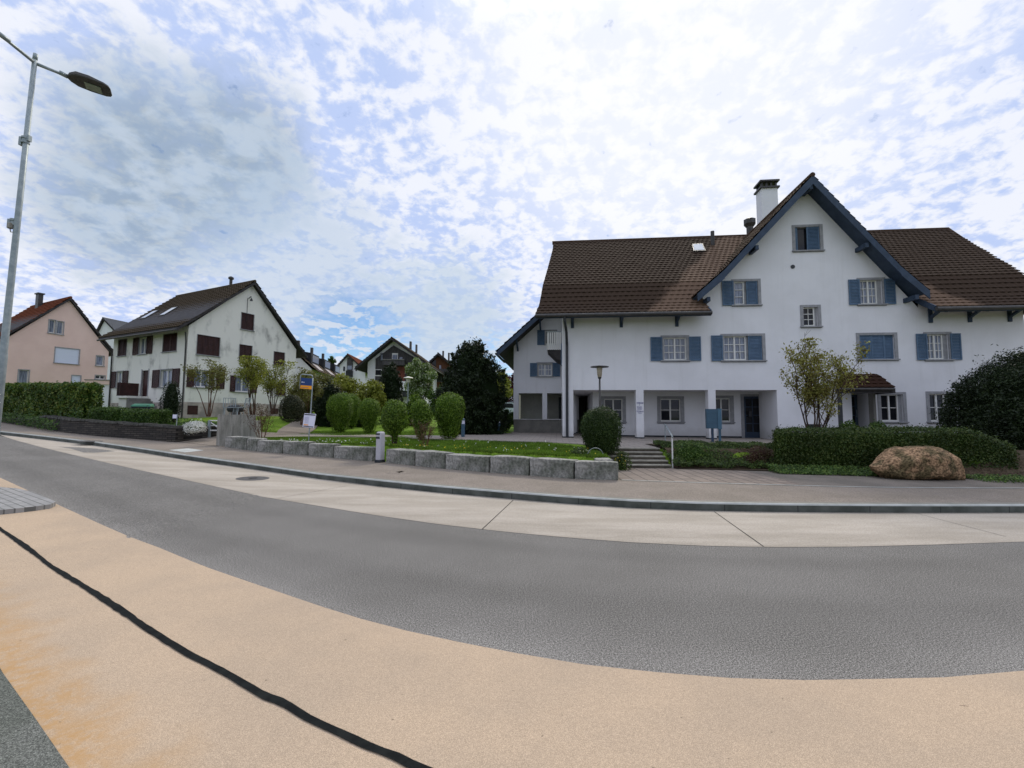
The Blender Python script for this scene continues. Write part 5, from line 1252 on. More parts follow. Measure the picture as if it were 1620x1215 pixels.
def stem_shrub(name, px, ybot, Y, ytop, spread_px, lm, nleaf, size, label, seed, stems=6, bark='bark', thick=.03, cat='shrub', low=.35, lean=0.0, deep=.8, sub=7, z=None):
    a = onY(px, ybot, Y)
    if z is not None: a.z = z
    h = onY(px, ytop, Y).z-a.z; r = spread_px/2/FPX*Y
    root = empty(name, tuple(a), 0, label, cat); rr = random.Random(seed); rng = np.random.default_rng(seed)
    mb = MB(); tips = []
    def branch(p, d, L, rad, lev):
        pts = [p]; q = p.copy(); dd = d.copy(); n_ = 6
        for k in range(n_):
            dd = (dd+Vector((rr.uniform(-.16, .16), rr.uniform(-.16, .16), rr.uniform(-.04, .12)))).normalized(); q = q+dd*L/n_; pts.append(q.copy())
        mb.tube(pts, [rad*(1-.75*i/n_) for i in range(n_+1)], 6 if lev == 0 else 4, cap=False)
        if lev >= 2:
            tips.extend(pts[1:]); return
        if lev == 1: tips.extend(pts[4:])
        for k in range(sub if lev == 0 else 4):
            t = rr.uniform(low if lev == 0 else .2, 1.0); i = min(int(t*n_), n_-1); b = pts[i].lerp(pts[i+1], t*n_-i)
            s_ = Vector((rr.uniform(-1, 1), rr.uniform(-1, 1), rr.uniform(.0, .9))).normalized()
            branch(b, (dd*.55+s_).normalized(), L*rr.uniform(.28, .46)*(1.15-t*.4), rad*.42, lev+1)
    for k in range(stems):
        an = 2*math.pi*(k+rr.uniform(-.3, .3))/stems; tx = r*rr.uniform(.35, .85)*math.cos(an)+lean; ty = r*deep*rr.uniform(.35, .85)*math.sin(an)
        top = Vector((tx, ty, h*rr.uniform(.68, .92))); b = Vector((math.cos(an)*.07, math.sin(an)*.07, -.1))
        d = (top-b); branch(b, (d.normalized()*.8+Vector((0, 0, .45))).normalized(), d.length, thick, 0)
    tp = np.array([tuple(t) for t in tips]); pk = rng.integers(0, len(tp), nleaf)
    P_ = tp[pk]+rng.normal(size=(nleaf, 3))*size*1.1
    P_[:, 2] = np.minimum(P_[:, 2], h*1.02)
    np_mesh('leaves', leaf_quads(P_, size, rng, None, 1, .5), 4, L_[lm], root); mb.build('stems', M[bark], root, fix=False)
    return root
stem_shrub('small_tree', 1288, 700, 14.8, 541, 185, 'bronze', 7600, .08, 'multi stemmed small tree with bronze green leaves behind the right hand hedge', 61, 7, thick=.035, z=.62, low=.3)
stem_shrub('shrub', 330, 656, 22.5, 570, 66, 'olive', 2600, .09, 'leggy shrub with olive leaves in front of the stained house gable', 62, 5, 'twig', .028, low=.5)
stem_shrub('shrub', 400, 656, 21.5, 567, 92, 'lightshrub', 4600, .085, 'spreading yellow green shrub above the concrete wall', 63, 5, 'bark', .04, low=.45)
stem_shrub('shrub', 432, 652, 23, 572, 60, 'lightshrub', 3400, .085, 'tall yellow green shrub right of the spreading one', 64, 6, 'bark', .03, low=.4)
stem_shrub('shrub', 413, 693, 17.4, 640, 62, 'purple', 900, .05, 'bare red brown twiggy shrub on the lawn by the bus stop sign', 65, 12, 'twig', .011, low=.25, z=.61)
stem_shrub('shrub', 672, 711, 14.6, 664, 50, 'purple', 500, .045, 'small twiggy shrub in front of the slim clipped bush', 66, 9, 'twig', .009, low=.25, z=.61)
stem_shrub('shrub', 478, 672, 27, 585, 40, 'olive', 2600, .10, 'thin bronze shrub against the right end of the stained house', 67, 5, 'twig', .02, low=.4)
dome('tuft', 917, 30, 711, 731, 11.9, 1400, .05, L_['bed'], 'small brown green tuft on the lawn edge left of the egg shaped bush', 'plant', 71, .8, .3)
dome('shrub', 1093, 62, 702, 744, 13.6, 5200, .05, L_['ivy'], 'dark green rounded shrub right of the steps beside the handrail', 'shrub', 72, .8, .2)
dome('shrub', 1196, 56, 708, 746, 13.3, 3800, .05, L_['purple'], 'reddish brown low shrub at the left end of the right hand hedge', 'shrub', 73, .8, .3)
dome('shrub', 984, 22, 716, 748, 12.7, 1300, .045, L_['bed'], 'narrow brownish plant between the granite corner and the steps', 'plant', 74, 1.2, .3)
def soil(name, x0, x1, d0, d1):
    mb = MB(); gx = np.arange(x0, x1+.01, .3); m_ = 20; vs = []
    for x in gx:
        yr = float(np.interp(x, RX, RY))
        for j in range(m_):
            y = yr+d0+(d1-d0)*j/(m_-1); vs.append((x, y, T_(x, y)+.07 if y > yr+.4 else (.17 if y < yr-.1 else .17+(T_(x, yr+.4)-.10)*(y-yr+.1)/.5)))
    mb.add(vs, [(i*m_+j, (i+1)*m_+j, (i+1)*m_+j+1, i*m_+j+1) for i in range(len(gx)-1) for j in range(m_-1)]); tag(mb.build(name, M['soil'], fix=False), kind='structure')
M['soil'] = mat('bed_soil', (.05, .035, .022), (.08, .06, .04), 4, .95, .8, 30, .1, fine=.4)
soil('flower_bed', 4.75, 30, -.45, 2.6)
# ground cover, grass and little flowers
def scatter(name, pts, size, lm, label, cat, seed, jit=.8, asp=.55):
    rng = np.random.default_rng(seed); P_ = np.asarray(pts); up = np.repeat(np.array([[0, -.5, .8]]), len(P_), 0)
    o = np_mesh(name, leaf_quads(P_, size, rng, up, jit, asp), 4, lm); return tag(o, label, cat, kind='stuff')
rng = np.random.default_rng(5)
n = 30000; x = rng.uniform(4.72, 8.3, n); u = rng.random(n); y = 12.95-(x-4.8)*.09+u*2.0
z = .20+np.minimum(1, u*1.7)*.50+.12*np.array([mnoise.noise(Vector((a*2.2, b*2.2, 0))) for a, b in zip(x, y)])+rng.random(n)*.12
scatter('bed_plants', np.stack([x, y, z], 1), .055, L_['bed'], 'mixed low planting on the bank between the steps and the right hand hedge', 'ground cover', 6)
n = 9000; x = rng.uniform(7.1, 11.4, n); u = rng.random(n); yf = 12.45-(x-7.2)*.17
y = yf-u*.62; z = .15+.20*(1-u)**.5*rng.random(n)+.02
scatter('ground_cover', np.stack([x, y, z], 1), .055, L_['ivy'], 'strip of bright green ground cover along the foot of the right hand hedge', 'ground cover', 7)
n = 4000; x = rng.uniform(11.3, 15, n); u = rng.random(n); y = 11.3-(x-11)*.1-u*.75; z = .15+.12*rng.random(n)
scatter('ground_cover', np.stack([x, y, z], 1), .05, L_['ivy'], 'ground cover right of the boulder at the edge of the photo', 'ground cover', 8)
def lawn_pts(n, x0, x1, y1, margin=.35):
    x = rng.uniform(x0, x1, n*2); y = np.interp(x, RX, RY)+margin+rng.random(n*2)**1.4*(y1-np.interp(x, RX, RY)-margin); y = np.maximum(y, np.interp(x, RX, RY)+.3)
    a = onZ(408, 690, .655); b = onZ(640, 690.5, .655); yp = np.interp(x, [a.x, b.x, 2.6], [a.y, b.y, 13.9])
    lim = np.interp(x, [-11, b.x, cf[1].x, cf[3].x, 2.6], [a.y-.6, b.y-.35, cf[1].y-.1, cf[3].y-.1, 13.9])
    lim2 = lim+np.where(x < b.x, 1.35, 99)
    ok = (y < lim) | ((y > lim2) & (x < cf[1].x-.5)); return x[ok][:n], y[ok][:n]
x, y = lawn_pts(90000, -11, 2.5, 25.0); z = terrain(x, y); n = len(x)
hgt = rng.uniform(.03, .085, n); a = rng.uniform(0, 2*np.pi, n); w_ = .010
dx, dy = np.cos(a)*w_, np.sin(a)*w_; lx, ly = rng.normal(size=n)*.025, rng.normal(size=n)*.025
tri = np.stack([np.stack([x-dx, y-dy, z-.005], 1), np.stack([x+dx, y+dy, z-.005], 1), np.stack([x+lx, y+ly, z+hgt], 1)], 1)
tag(np_mesh('grass', tri, 3, L_['grass']), 'mown green grass of the lawn behind the granite blocks', 'grass', kind='stuff')
x, y = lawn_pts(110, -9, 2.3, 17.5); z = terrain(x, y)+.07
k = np.array([mnoise.noise(Vector((p*.5, q*.5, 3))) for p, q in zip(x, y)]) > -.05
scatter('daisies', np.repeat(np.stack([x, y, z], 1)[k], 3, 0)+rng.normal(size=(k.sum()*3, 3))*.02, .045, L_['white'], 'little white flowers scattered over the lawn', 'flowers', 9)
x, y = lawn_pts(45, -4, 2.4, 14.5); z = terrain(x, y)+.08
P_ = np.stack([x, y, z], 1)
pb = [onZ(1148, 714, .5), onZ(1152, 722, .4), onZ(1144, 720, .4), onZ(981, 724, .5), onZ(979, 729, .4)]
P_ = np.vstack([P_]+[np.array(tuple(p))+rng.normal(size=(8, 3))*.07 for p in pb])
scatter('dandelions', P_, .045, L_['yellow'], 'small yellow flowers in the lawn and the bank', 'flowers', 10)
n = 14000; x = rng.uniform(-26, -14, n); yr = np.interp(x, RX, RY); y = yr+.2+rng.random(n)**1.5*5; z = terrain(x, y)+.02
scatter('garden_plants', np.stack([x, y, z+rng.random(n)*.14], 1), .075, L_['hedge'], 'low green plants in the garden behind the dry stone wall', 'ground cover', 13)
n = 16000; x = rng.uniform(-36, -21.0, n); yr = np.interp(x, RX, RY); y = yr-1.0+rng.random(n)*2.4; z = terrain(x, y)
z = np.maximum(z, np.array([street(v) for v in x])+.2)+rng.random(n)*.5
scatter('bank_plants', np.stack([x, y, z], 1), .10, L_['hedge'], 'dark ground cover on the bank under the tall hedge', 'ground cover', 14)

# ------------------------------------------------------------------ walls and stones
def rock_box(sx, sy, sz, seed, amp=.02, sub=3):
    bm = bmesh.new(); bmesh.ops.create_cube(bm, size=1)
    bmesh.ops.subdivide_edges(bm, edges=bm.edges, cuts=sub*2, use_grid_fill=True)
    for v in bm.verts:
        p = Vector((v.co.x*sx, v.co.y*sy, v.co.z*sz)); ex = sum(abs(c) > .49 for c in v.co)
        d = Vector((mnoise.noise(p*2.4+Vector((seed, 0, 0))), mnoise.noise(p*2.4+Vector((0, seed, 5))), mnoise.noise(p*2.4+Vector((3, 0, seed)))))*amp*1.5
        d += Vector((mnoise.noise(p*9+Vector((seed, 0, 0))), mnoise.noise(p*9+Vector((0, seed, 0))), mnoise.noise(p*9+Vector((0, 0, seed)))))*amp*.7
        if ex >= 2: p *= 1-.009/max(sx, .5)*ex; p.z -= .004*ex
        v.co = p+d
    me = bpy.data.meshes.new('stone_block'); bm.to_mesh(me); bm.free()
    return me
def block_wall(name, cuts, label, ret=None):
    root = empty(name, tuple(G(cuts[0], np.interp(cuts[0], *zip(*back_px)), .14)), 0, label, 'wall')
    o_ = root.location
    for i in range(len(cuts)-1):
        a = G(cuts[i], np.interp(cuts[i], *zip(*back_px)), .14); b = G(cuts[i+1], np.interp(cuts[i+1], *zip(*back_px)), .14)
        L = (b-a).length; d = (b-a).normalized(); n_ = Vector((-d.y, d.x, 0)); h = .47+.02*math.sin(i*2.3); dp = .42
        me = rock_box(L-.03, dp, h, i*7.3+cuts[0], .011); ob = link('stone_block', me, M['granite'], root)
        c = (a+b)/2+n_*dp/2; ob.location = (c.x-o_.x, c.y-o_.y, (a.z+b.z)/2-.03+h/2-o_.z); ob.rotation_euler = (0, 0, math.atan2(d.y, d.x))
    if ret:
        a = G(980, 760, .14); 
        for k, (f, w_) in enumerate(((.45, 1.3), (1.8, 1.2))):
            me = rock_box(w_-.03, .40, .47, 90+k, .011); ob = link('stone_block', me, M['granite'], root)
            c = a+Vector((-.24+.02*k, f+.62-.0, 0)); ob.location = (c.x-o_.x, c.y-o_.y, .12+.235-o_.z); ob.rotation_euler = (0, 0, math.radians(88))
    return root
block_wall('granite_wall', [355, 389, 406, 447, 487, 527, 589], 'left run of rough grey granite blocks, from the concrete wall to the litter bin')
block_wall('granite_wall', [610, 656, 704, 774, 837, 908, 980], 'right run of rough grey granite blocks, from the litter bin to the steps', True)
# dry stone wall of the stained house's garden
M['stonewall'] = brick_mat('dark_dry_stones', (.035, .031, .028), (.075, .065, .054), (.016, .014, .012), 1.0, 0, .34, .085, .5, .014)
t_ = M['stonewall'].node_tree
bt = [q for q in t_.nodes if q.type == 'TEX_BRICK'][0]; mpn = [q for q in t_.nodes if q.type == 'MAPPING'][-1]; mpn.inputs['Rotation'].default_value = (math.pi/2, 0, 0)
def face_wall(mb, w, h0, h1, th):
    for i in range(len(w)-1):
        a, b = w[i], w[i+1]; d = (b-a); d.z = 0; d.normalize(); n_ = Vector((-d.y, d.x, 0))*th
        mb.add([a+Vector((0, 0, -.2)), b+Vector((0, 0, -.2)), b+Vector((0, 0, h1)), a+Vector((0, 0, h0)), a+n_+Vector((0, 0, -.2)), b+n_+Vector((0, 0, -.2)), b+n_+Vector((0, 0, h1)), a+n_+Vector((0, 0, h0))], [(0, 1, 2, 3), (7, 6, 5, 4), (3, 2, 6, 7), (0, 3, 7, 4), (1, 5, 6, 2)])
wl = resample([G(x, np.interp(x, *zip(*back_px)), .14) for x in (2, 60, 100, 130, 160, 200, 240, 277)], 26)
for p in wl: p.z = street(p.x)+.14
wr = [wl[-1], Vector((-13.75, 20.2, wl[-1].z+.05)), Vector((-13.85, 23.0, wl[-1].z+.15))]
root = empty('dry_stone_wall', (0, 0, 0), 0, 'low dark dry stone wall holding up the garden of the stained house', 'wall')
mb = MB(); rr = random.Random(3)
hs = [.30+.28*min(1, max(0, i-6)/4)+rr.uniform(-.02, .02) for i in range(len(wl))]
for i in range(len(wl)-1): face_wall(mb, [wl[i], wl[i+1]], hs[i], hs[i+1], .35)
face_wall(mb, wr, hs[-1], hs[-1]-.02, .35)
mb.build('stonework', M['stonewall'], root)
mb = MB(); cp_ = resample(wl, 60)
for i in range(8, len(cp_)-1):
    a, b = cp_[i], cp_[i+1]; hz_ = street(a.x)+.14+np.interp(i/59*25, range(26), hs)
    d = (b-a).normalized(); mb.T = Matrix.Translation((a.x, a.y, hz_+rr.uniform(-.01, .012))) @ Matrix.Rotation(math.atan2(d.y, d.x)+rr.uniform(-.04, .04), 4, 'Z'); L = (b-a).length
    mb.box(.01, L-.01, -.04+rr.uniform(-.02, .02), .36, -.01, .06+rr.uniform(0, .03))
mb.T = None; mb.build('cap_stones', mat('grey_cap_stone', (.10, .095, .085), (.05, .05, .045), 6, .95, .5, 25), root)
# concrete wall with its pale end post
a = G(346, 706, .14); b = onY(403.5, 690, 18.4); d = Vector((b.x-a.x, b.y-a.y, 0)).normalized(); n_ = Vector((-d.y, d.x, 0))*.28
zt = onY(360, 656, 17.5).z; root = empty('concrete_wall', (0, 0, 0), 0, 'short board marked concrete wall by the garden entrance', 'wall')
mb = MB(); mb.prism([(a.x, a.y, 0.2), (b.x, b.y, .2), (b.x, b.y, zt), (a.x, a.y, zt)], n_); mb.build('panel', M['concwall'], root)
p0 = Vector((b.x, b.y, 0))+d*.01; p1_ = onY(412, 690, 18.4); zz = onY(408, 665, 18.4).z
mb = MB(); mb.prism([(p0.x, p0.y, .3), (p1_.x, p1_.y, .3), (p1_.x, p1_.y, zz), (p0.x, p0.y, zz)], n_*1.2); mb.build('end_post', mat('pale_concrete', (.48, .46, .38), (.40, .39, .32), 4, .9, .2), root)
# steps of the court
sx0, sx1 = 2.80, 4.66; root = empty('stone_steps', (0, 13.05, .14), 0, 'short flight of stone steps up to the house court beside the handrail', 'steps')
mb = MB(); mt = MB(); nstep = 5
for k in range(nstep):
    y0 = k*.24; z1 = (k+1)*.104
    mb.box(sx0, sx1, y0+.02, 1.25, z1-.104 if k else -.06, z1-.035); mt.box(sx0-.005, sx1+.005, y0, y0+.28 if k < 4 else 1.24, z1-.034, z1)
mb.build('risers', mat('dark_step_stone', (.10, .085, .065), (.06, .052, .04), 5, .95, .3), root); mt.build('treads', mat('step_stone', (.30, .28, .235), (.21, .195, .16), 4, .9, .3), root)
# boulder
bl = [G(x, y, .14) for x, y in ((1390, 757), (1531, 762))]; Lb = bl[1].x-bl[0].x; yb = 11.25
bl = [onY(1388, 757, yb-.2), onY(1532, 762, yb-.2)]; Lb = bl[1].x-bl[0].x
def bsec(t):
    zt_ = np.interp(t, [0, .04, .12, .27, .40, .60, .80, .88, .94, 1], [.32, .37, .46, .70, .80, .82, .75, .60, .34, .06])
    zb_ = np.interp(t, [0, .05, .12, .2, 1], [.26, .14, .06, -.06, -.08]); w_ = np.interp(t, [0, .1, .3, .6, .9, 1], [.08, .30, .52, .60, .42, .1]); return zt_, zb_, w_
vs = []; fs = []; nt_, nr_ = 48, 32
for i in range(nt_+1):
    t = i/nt_; zt_, zb_, w_ = bsec(t)
    for k in range(nr_):
        an = 2*math.pi*k/nr_; cy, cz = math.cos(an), math.sin(an); s_ = (abs(cy)**2.6+abs(cz)**2.6)**(-1/2.6)
        p = Vector((t*Lb, cy*s_*w_, (zt_+zb_)/2+cz*s_*(zt_-zb_)/2))
        d = mnoise.fractal(p*1.6+Vector((9, 2, 0)), .9, 2.1, 6)*.085-abs(mnoise.noise(p*2.3+Vector((4, 1, 7))))*.07
        vs.append(p+Vector((0, cy, cz))*d)
for i in range(nt_): fs += [(i*nr_+k, i*nr_+(k+1) % nr_, (i+1)*nr_+(k+1) % nr_, (i+1)*nr_+k) for k in range(nr_)]
fs += [tuple(range(nr_-1, -1, -1)), tuple(range(nt_*nr_, (nt_+1)*nr_))]
mb = MB(); mb.add(vs, fs); o = mb.build('boulder', M['rock']); o.location = (bl[0].x, yb, .14); tag(o, 'big reddish brown mossy boulder in front of the right hand hedge', 'boulder')

# ------------------------------------------------------------------ street furniture
# street lamp with two arms, on the traffic island
pt0 = onY(55, 95, 7.9); pb0 = onY(1.5, 595, 7.9); d = pb0-pt0; pb0 = pt0+d*((.25-pt0.z)/d.z)
root = empty('street_lamp', tuple(pb0), 0, 'tall grey street lamp with two arms at the left edge of the road', 'street lamp')
L2 = lambda p: Vector(p)-pb0
mb = MB(); ks = [0, .3, .31, .6, 1.0]; mb.tube([L2(pb0.lerp(pt0, k)) for k in ks], [.064, .060, .052, .045, .036], 14); mb.tube([L2(pt0), L2(pt0+Vector((.01, 0, .12)))], [.036, .036], 12); mb.build('pole', M['galv'], root, True)
za = pt0.z-.02
rA = onZ(107, 121, za+.02); lA = onZ(-6, 50, za+.05); lA2 = onZ(-60, 12, za+.08)
mb = MB(); mb.tube([L2(pt0+Vector((0, 0, -.06))), L2(rA)], [.030, .026], 10); mb.tube([L2(pt0.lerp(rA, .74)), L2(rA)], [.042, .042], 10); mb.build('arm', M['galv'], root, True)
mb = MB(); mb.tube([L2(pt0+Vector((0, 0, -.05))), L2(lA), L2(lA2)], [.030, .027, .027], 10); mb.tube([L2(pt0.lerp(lA, .68)), L2(lA)], [.040, .040], 10); mb.build('arm', M['galv'], root, True)
def luminaire(p0, p1):
    ax = (p1-p0); L = ax.length; ax.normalize(); sd = ax.cross(Vector((0, 0, 1))).normalized(); up = sd.cross(ax)
    secs = [(0, .03, .03, .03), (.06, .12, .06, .04), (.2, .20, .10, .045), (.5, .235, .10, .035), (.85, .215, .065, .03), (.96, .18, .04, .02), (1, .12, .012, .012)]
    vs = []; fs = []; n_ = 14
    for t, w_, hu, hd in secs:
        for k in range(n_):
            an = 2*math.pi*k/n_; c, s_ = math.cos(an), math.sin(an); c = math.copysign(abs(c)**.6, c); s_ = math.copysign(abs(s_)**.7, s_)
            vs.append(L2(p0+ax*L*t+sd*w_*c+up*(hu*s_ if s_ > 0 else hd*s_)))
    for i in range(len(secs)-1): fs += [(i*n_+k, i*n_+(k+1) % n_, (i+1)*n_+(k+1) % n_, (i+1)*n_+k) for k in range(n_)]
    fs += [tuple(range(n_)), tuple(range((len(secs)-1)*n_, len(secs)*n_))]
    mb = MB(); mb.add(vs, fs); o = mb.build('luminaire', M['iron'], root, False)
    mb = MB(); q = [p0+ax*L*t+sd*w_*s_-up*.028 for t, w_, s_ in ((.40, .11, 1), (.78, .11, 1), (.78, .11, -1), (.40, .11, -1))]; mb.prism([L2(p-up*.012) for p in q], -up*.012); mb.build('lens', M['lens'], o)
e1 = onZ(176, 146, za-.02); luminaire(rA, e1); luminaire(lA2, lA2+(lA2-pt0).normalized()*.75)
for py, px, k in ((222, 40.5, 0), (352, 22.5, 1)):
    c = onY(px, py, 7.9); mb = MB(); c = L2(c); mb.lathe([(.062, -.06), (.062, -.025), (.048, -.025), (.048, .025), (.062, .025), (.062, .06)], tuple(c), 12); mb.box(c.x-.10, c.x-.045, c.y-.03, c.y+.03, c.z-.10, c.z+.06); mb.box(c.x+.045, c.x+.085, c.y-.03, c.y+.03, c.z-.02, c.z+.09); mb.build('clamp', M['galv'], root)
c = L2(onY(16, 357, 7.85)); mb = MB(); mb.lathe([(.03, -.055), (.042, -.045), (.042, .04), (.03, .05)], tuple(c), 10); mb.tube([c+Vector((0, 0, -.05)), c+Vector((.02, 0, -.12)), c+Vector((.05, 0, -.12))], .008, 6); mb.build('sensor_box', M['concwall'], root)
# bus stop sign
b0 = G(486.5, 719, .14); Yb = b0.y
root = empty('bus_stop_sign', tuple(b0), 0, 'bus stop sign with a blue and orange panel and a timetable case', 'sign')
fp_ = lambda px, py, dy=0.0: onY(px, py, Yb+dy)-b0
pl_ = fp_(491.5, 655); pu = fp_(494.8, 598)
mb = MB(); mb.tube([(0, 0, -.1), fp_(489.5, 680), pl_, fp_(494, 615), pu], .022, 8)
zt = fp_(485, 593.5).z; l = fp_(475.5, 605); 
mb.tube([pu, (pu.x-.02, 0, zt-.02), (pu.x-.06, 0, zt), (l.x+.06, 0, zt+.03), (l.x, 0, zt), (l.x-.01, 0, zt-.08), (l.x-.03, 0, fp_(474.5, 615).z)], .020, 8); mb.build('pole', M['galv'], root, True)
def panel(nm, pts, dy, th, m, parent):
    mb = MB(); mb.prism([fp_(x, y, dy) for x, y in pts], (0, th, 0)); return mb.build(nm, M[m], parent)
sp_ = panel('sign_panel', [(475.5, 609), (494.5, 610.5), (495, 599), (476.5, 597.5)], -.015, .03, 'signblue', root)
panel('orange_band', [(474.8, 614.5), (494, 616), (494.5, 610.7), (475.5, 609.2)], -.015, .03, 'signorange', sp_)
mb = MB()
for k, (x0, w_, h_) in enumerate(((477, .9, 1.6), (478.3, .7, 1.9), (479.6, .7, 1.2), (480.8, .8, 1.2))): mb.prism([fp_(x, y, -.022) for x, y in ((x0, 605.3), (x0+w_, 605.4), (x0+w_, 605.3-h_), (x0, 605.3-h_))], (0, .004, 0))
mb.build('lettering', M['signwhite'], sp_)
panel('text_line', [(476.5, 612.9), (488, 613.6), (488, 613.1), (476.5, 612.4)], -.022, .004, 'ink', sp_)
tb = panel('timetable_case', [(478.5, 675.5), (496, 677), (499.5, 655), (481.5, 653.8)], -.05, .04, 'signwhite', root)
panel('top_bar', [(481.7, 656.3), (498.8, 657.5), (499, 655.9), (481.9, 654.8)], -.058, .006, 'darkmetal', tb); panel('bottom_bar', [(479.5, 674.6), (495.2, 676), (495.4, 674.8), (479.7, 673.4)], -.058, .006, 'darkmetal', tb)
panel('orange_mark', [(480.3, 672.4), (487.5, 673), (487.7, 671.6), (480.5, 671)], -.058, .006, 'signorange', tb)
for k in range(6): panel('text_line', [(482+.3, 660+k*1.8), (489-.25*k, 660.5+k*1.8), (489-.25*k, 660.2+k*1.8), (482+.3-.25*k, 659.7+k*1.8)], -.056, .004, 'ink', tb)
# litter bin
b0 = G(601, 731.5, .14); Yl = b0.y; root = empty('litter_bin', tuple(b0), math.radians(-18), 'slim pale grey litter bin with two dark slots between the granite walls', 'litter bin')
hB = onY(601, 683, Yl).z-b0.z; w_ = .10
vs = []; fs = []; n_ = 24
def rr_sec(w, d, z, n=24):
    out = []
    for k in range(n):
        a = 2*math.pi*k/n; c, s_ = math.cos(a), math.sin(a); out.append((math.copysign(abs(c)**.45, c)*w, math.copysign(abs(s_)**.45, s_)*d, z))
    return out
mb = MB(); secs = [(w_, .13, .09), (w_, .13, hB*.90), (w_*.97, .125, hB*.95), (w_*.85, .115, hB*.985), (w_*.55, .08, hB)]
for w1, d1, z1 in secs: vs += rr_sec(w1, d1, z1)
for i in range(len(secs)-1): fs += [(i*n_+k, i*n_+(k+1) % n_, (i+1)*n_+(k+1) % n_, (i+1)*n_+k) for k in range(n_)]
fs += [tuple(range(n_)), tuple(range((len(secs)-1)*n_, len(secs)*n_))]
mb.add(vs, fs); body = mb.build('body', mat('pale_grey_steel', (.44, .43, .46), (.40, .39, .42), 5, .45, 0, 40, .4), root, False)
mb = MB(); mb.box(-w_-.004, w_+.004, -.134, .134, 0, .085); mb.build('base', M['plinth'], root)
for z0, z1 in ((.90, .955), (.775, .845)): mb = MB(); mb.box(-.085, .055, -.136, -.11, hB*z0, hB*z1); mb.build('slot', M['darkmetal'], body)
# garden lamp with a flat disc shade
b0 = onZ(949, 699, .66); b0 = Vector((onY(949, 640, 17.6).x, 17.6, .66)); root = empty('garden_lamp', tuple(b0), 0, 'slim garden lamp with a flat disc shade behind the egg shaped bush', 'lamp')
hL = onY(948, 579, 17.6).z-.66; mb = MB(); mb.tube([(0, 0, 0), (0, 0, hL-.45)], [.045, .035], 10); mb.lathe([(.05, 0), (.075, .06), (.075, .08)], (0, 0, hL-.52), 12); mb.build('pole', M['iron'], root, True)
mb = MB(); mb.lathe([(.03, -.01), (.36, .0), (.36, .025), (.12, .06), (.02, .07)], (0, 0, hL-.05), 28); mb.build('shade', M['gutter'], root)
mb = MB(); mb.lathe([(.075, 0), (.10, .1), (.105, .26), (.115, .30), (.115, .38)], (0, 0, hL-.44), 14); mb.build('lantern', mat('lamp_glass', (.42, .36, .26), (.3, .25, .18), 6, .3, 0, 40, .5), root)
b0 = Vector((onY(645, 640, 30).x, 30, T_(-7, 30))); root = empty('garden_lamp', tuple(b0), 0, 'garden lamp with a pale conical hood beyond the clipped bushes', 'lamp')
hL = onY(645, 597, 30).z-b0.z; mb = MB(); mb.tube([(0, 0, 0), (0, 0, hL-.3)], [.05, .04], 8); mb.build('pole', M['galv'], root); mb = MB(); mb.lathe([(.12, -.35), (.16, -.1), (.34, -.06), (.30, -.02), (.05, .06)], (0, 0, hL), 20); mb.build('shade', mat('pale_lamp_hood', (.62, .60, .50), (.55, .53, .45), 4, .5), root)
for px, yb_, yt_, Y, lab in ((732.6, 692, 662.5, 20.6, 'blue bollard light beside the broadest clipped bush'), (789, 684, 661.5, 24.0, 'blue bollard light at the edge of the house court')):
    b0 = Vector((onY(px, 680, Y).x, Y, .64)); h = onY(px, yt_, Y).z-.64; root = empty('bollard_light', tuple(b0), 0, lab, 'bollard light', 'bollard lights')
    mb = MB(); mb.tube([(0, 0, 0), (0, 0, h*.72)], .085, 12); mb.build('post', M['blueenamel'], root); mb = MB(); mb.tube([(0, 0, h*.72), (0, 0, h*.92)], .075, 12); mb.build('lens', M['signwhite'], root); mb = MB(); mb.lathe([(.09, 0), (.09, .05), (.03, .09)], (0, 0, h*.92), 12); mb.build('cap', M['blueenamel'], root)
# mailbox unit
Y = 17.7; b0 = Vector((onY(1130, 690, Y).x, Y, .66)); root = empty('mailbox_unit', tuple(b0), math.radians(-16), 'blue mailbox unit on two legs in front of the arcade', 'mailboxes')
z1, z0 = onY(1130, 647, Y).z-.66, onY(1130, 678, Y).z-.66; mb = MB(); mb.box(-.27, .14, -.03, .32, z0, z1); bx_ = mb.build('cabinet', M['blueenamel'], root)
mb = MB(); mb.box(.14, .28, -.06, .05, z0-.02, z1+.01); mb.build('side_panel', mat('lighter_blue_steel', (.07, .145, .205), (.06, .125, .18), 3, .5), root)
for k in range(4): mb = MB(); zz = z0+(z1-z0)*k/4; mb.box(-.255, .125, -.042, -.03, zz+.015, zz+(z1-z0)/4-.01); mb.build('mailbox_door', M['blueenamel'], bx_)
for x_ in (-.06, .21): mb = MB(); mb.box(x_-.045, x_+.045, .0, .07, 0, z0); mb.build('leg', M['bluewood'] if x_ < 0 else M['blueenamel'], root)
# handrail of the steps
pu, pl_ = onZ(1052.5, 697, .66), Vector((4.74, 13.15, .16)); root = empty('handrail', (pl_.x, pl_.y, .14), 0, 'thin galvanised handrail on the right side of the steps', 'handrail')
z2 = onY(1061, 690, pl_.y).z-.14; z3 = onY(1053, 671, pu.y).z-.14; A = Vector((0, 0, z2)); B = Vector((pu.x-pl_.x, pu.y-pl_.y, z3))
mb = MB(); mb.tube([(0, 0, 0), A], .022, 8); mb.build('post', M['whitepaint'], root); mb = MB(); mb.tube([B-Vector((0, 0, z3-.52)), B], .02, 8); mb.build('post', M['galv'], root)
mb = MB(); mb.tube([A+Vector((.0, -.05, -.03)), A, B, B+Vector((0, .12, 0))], .024, 8); mb.build('rail', M['galv'], root)
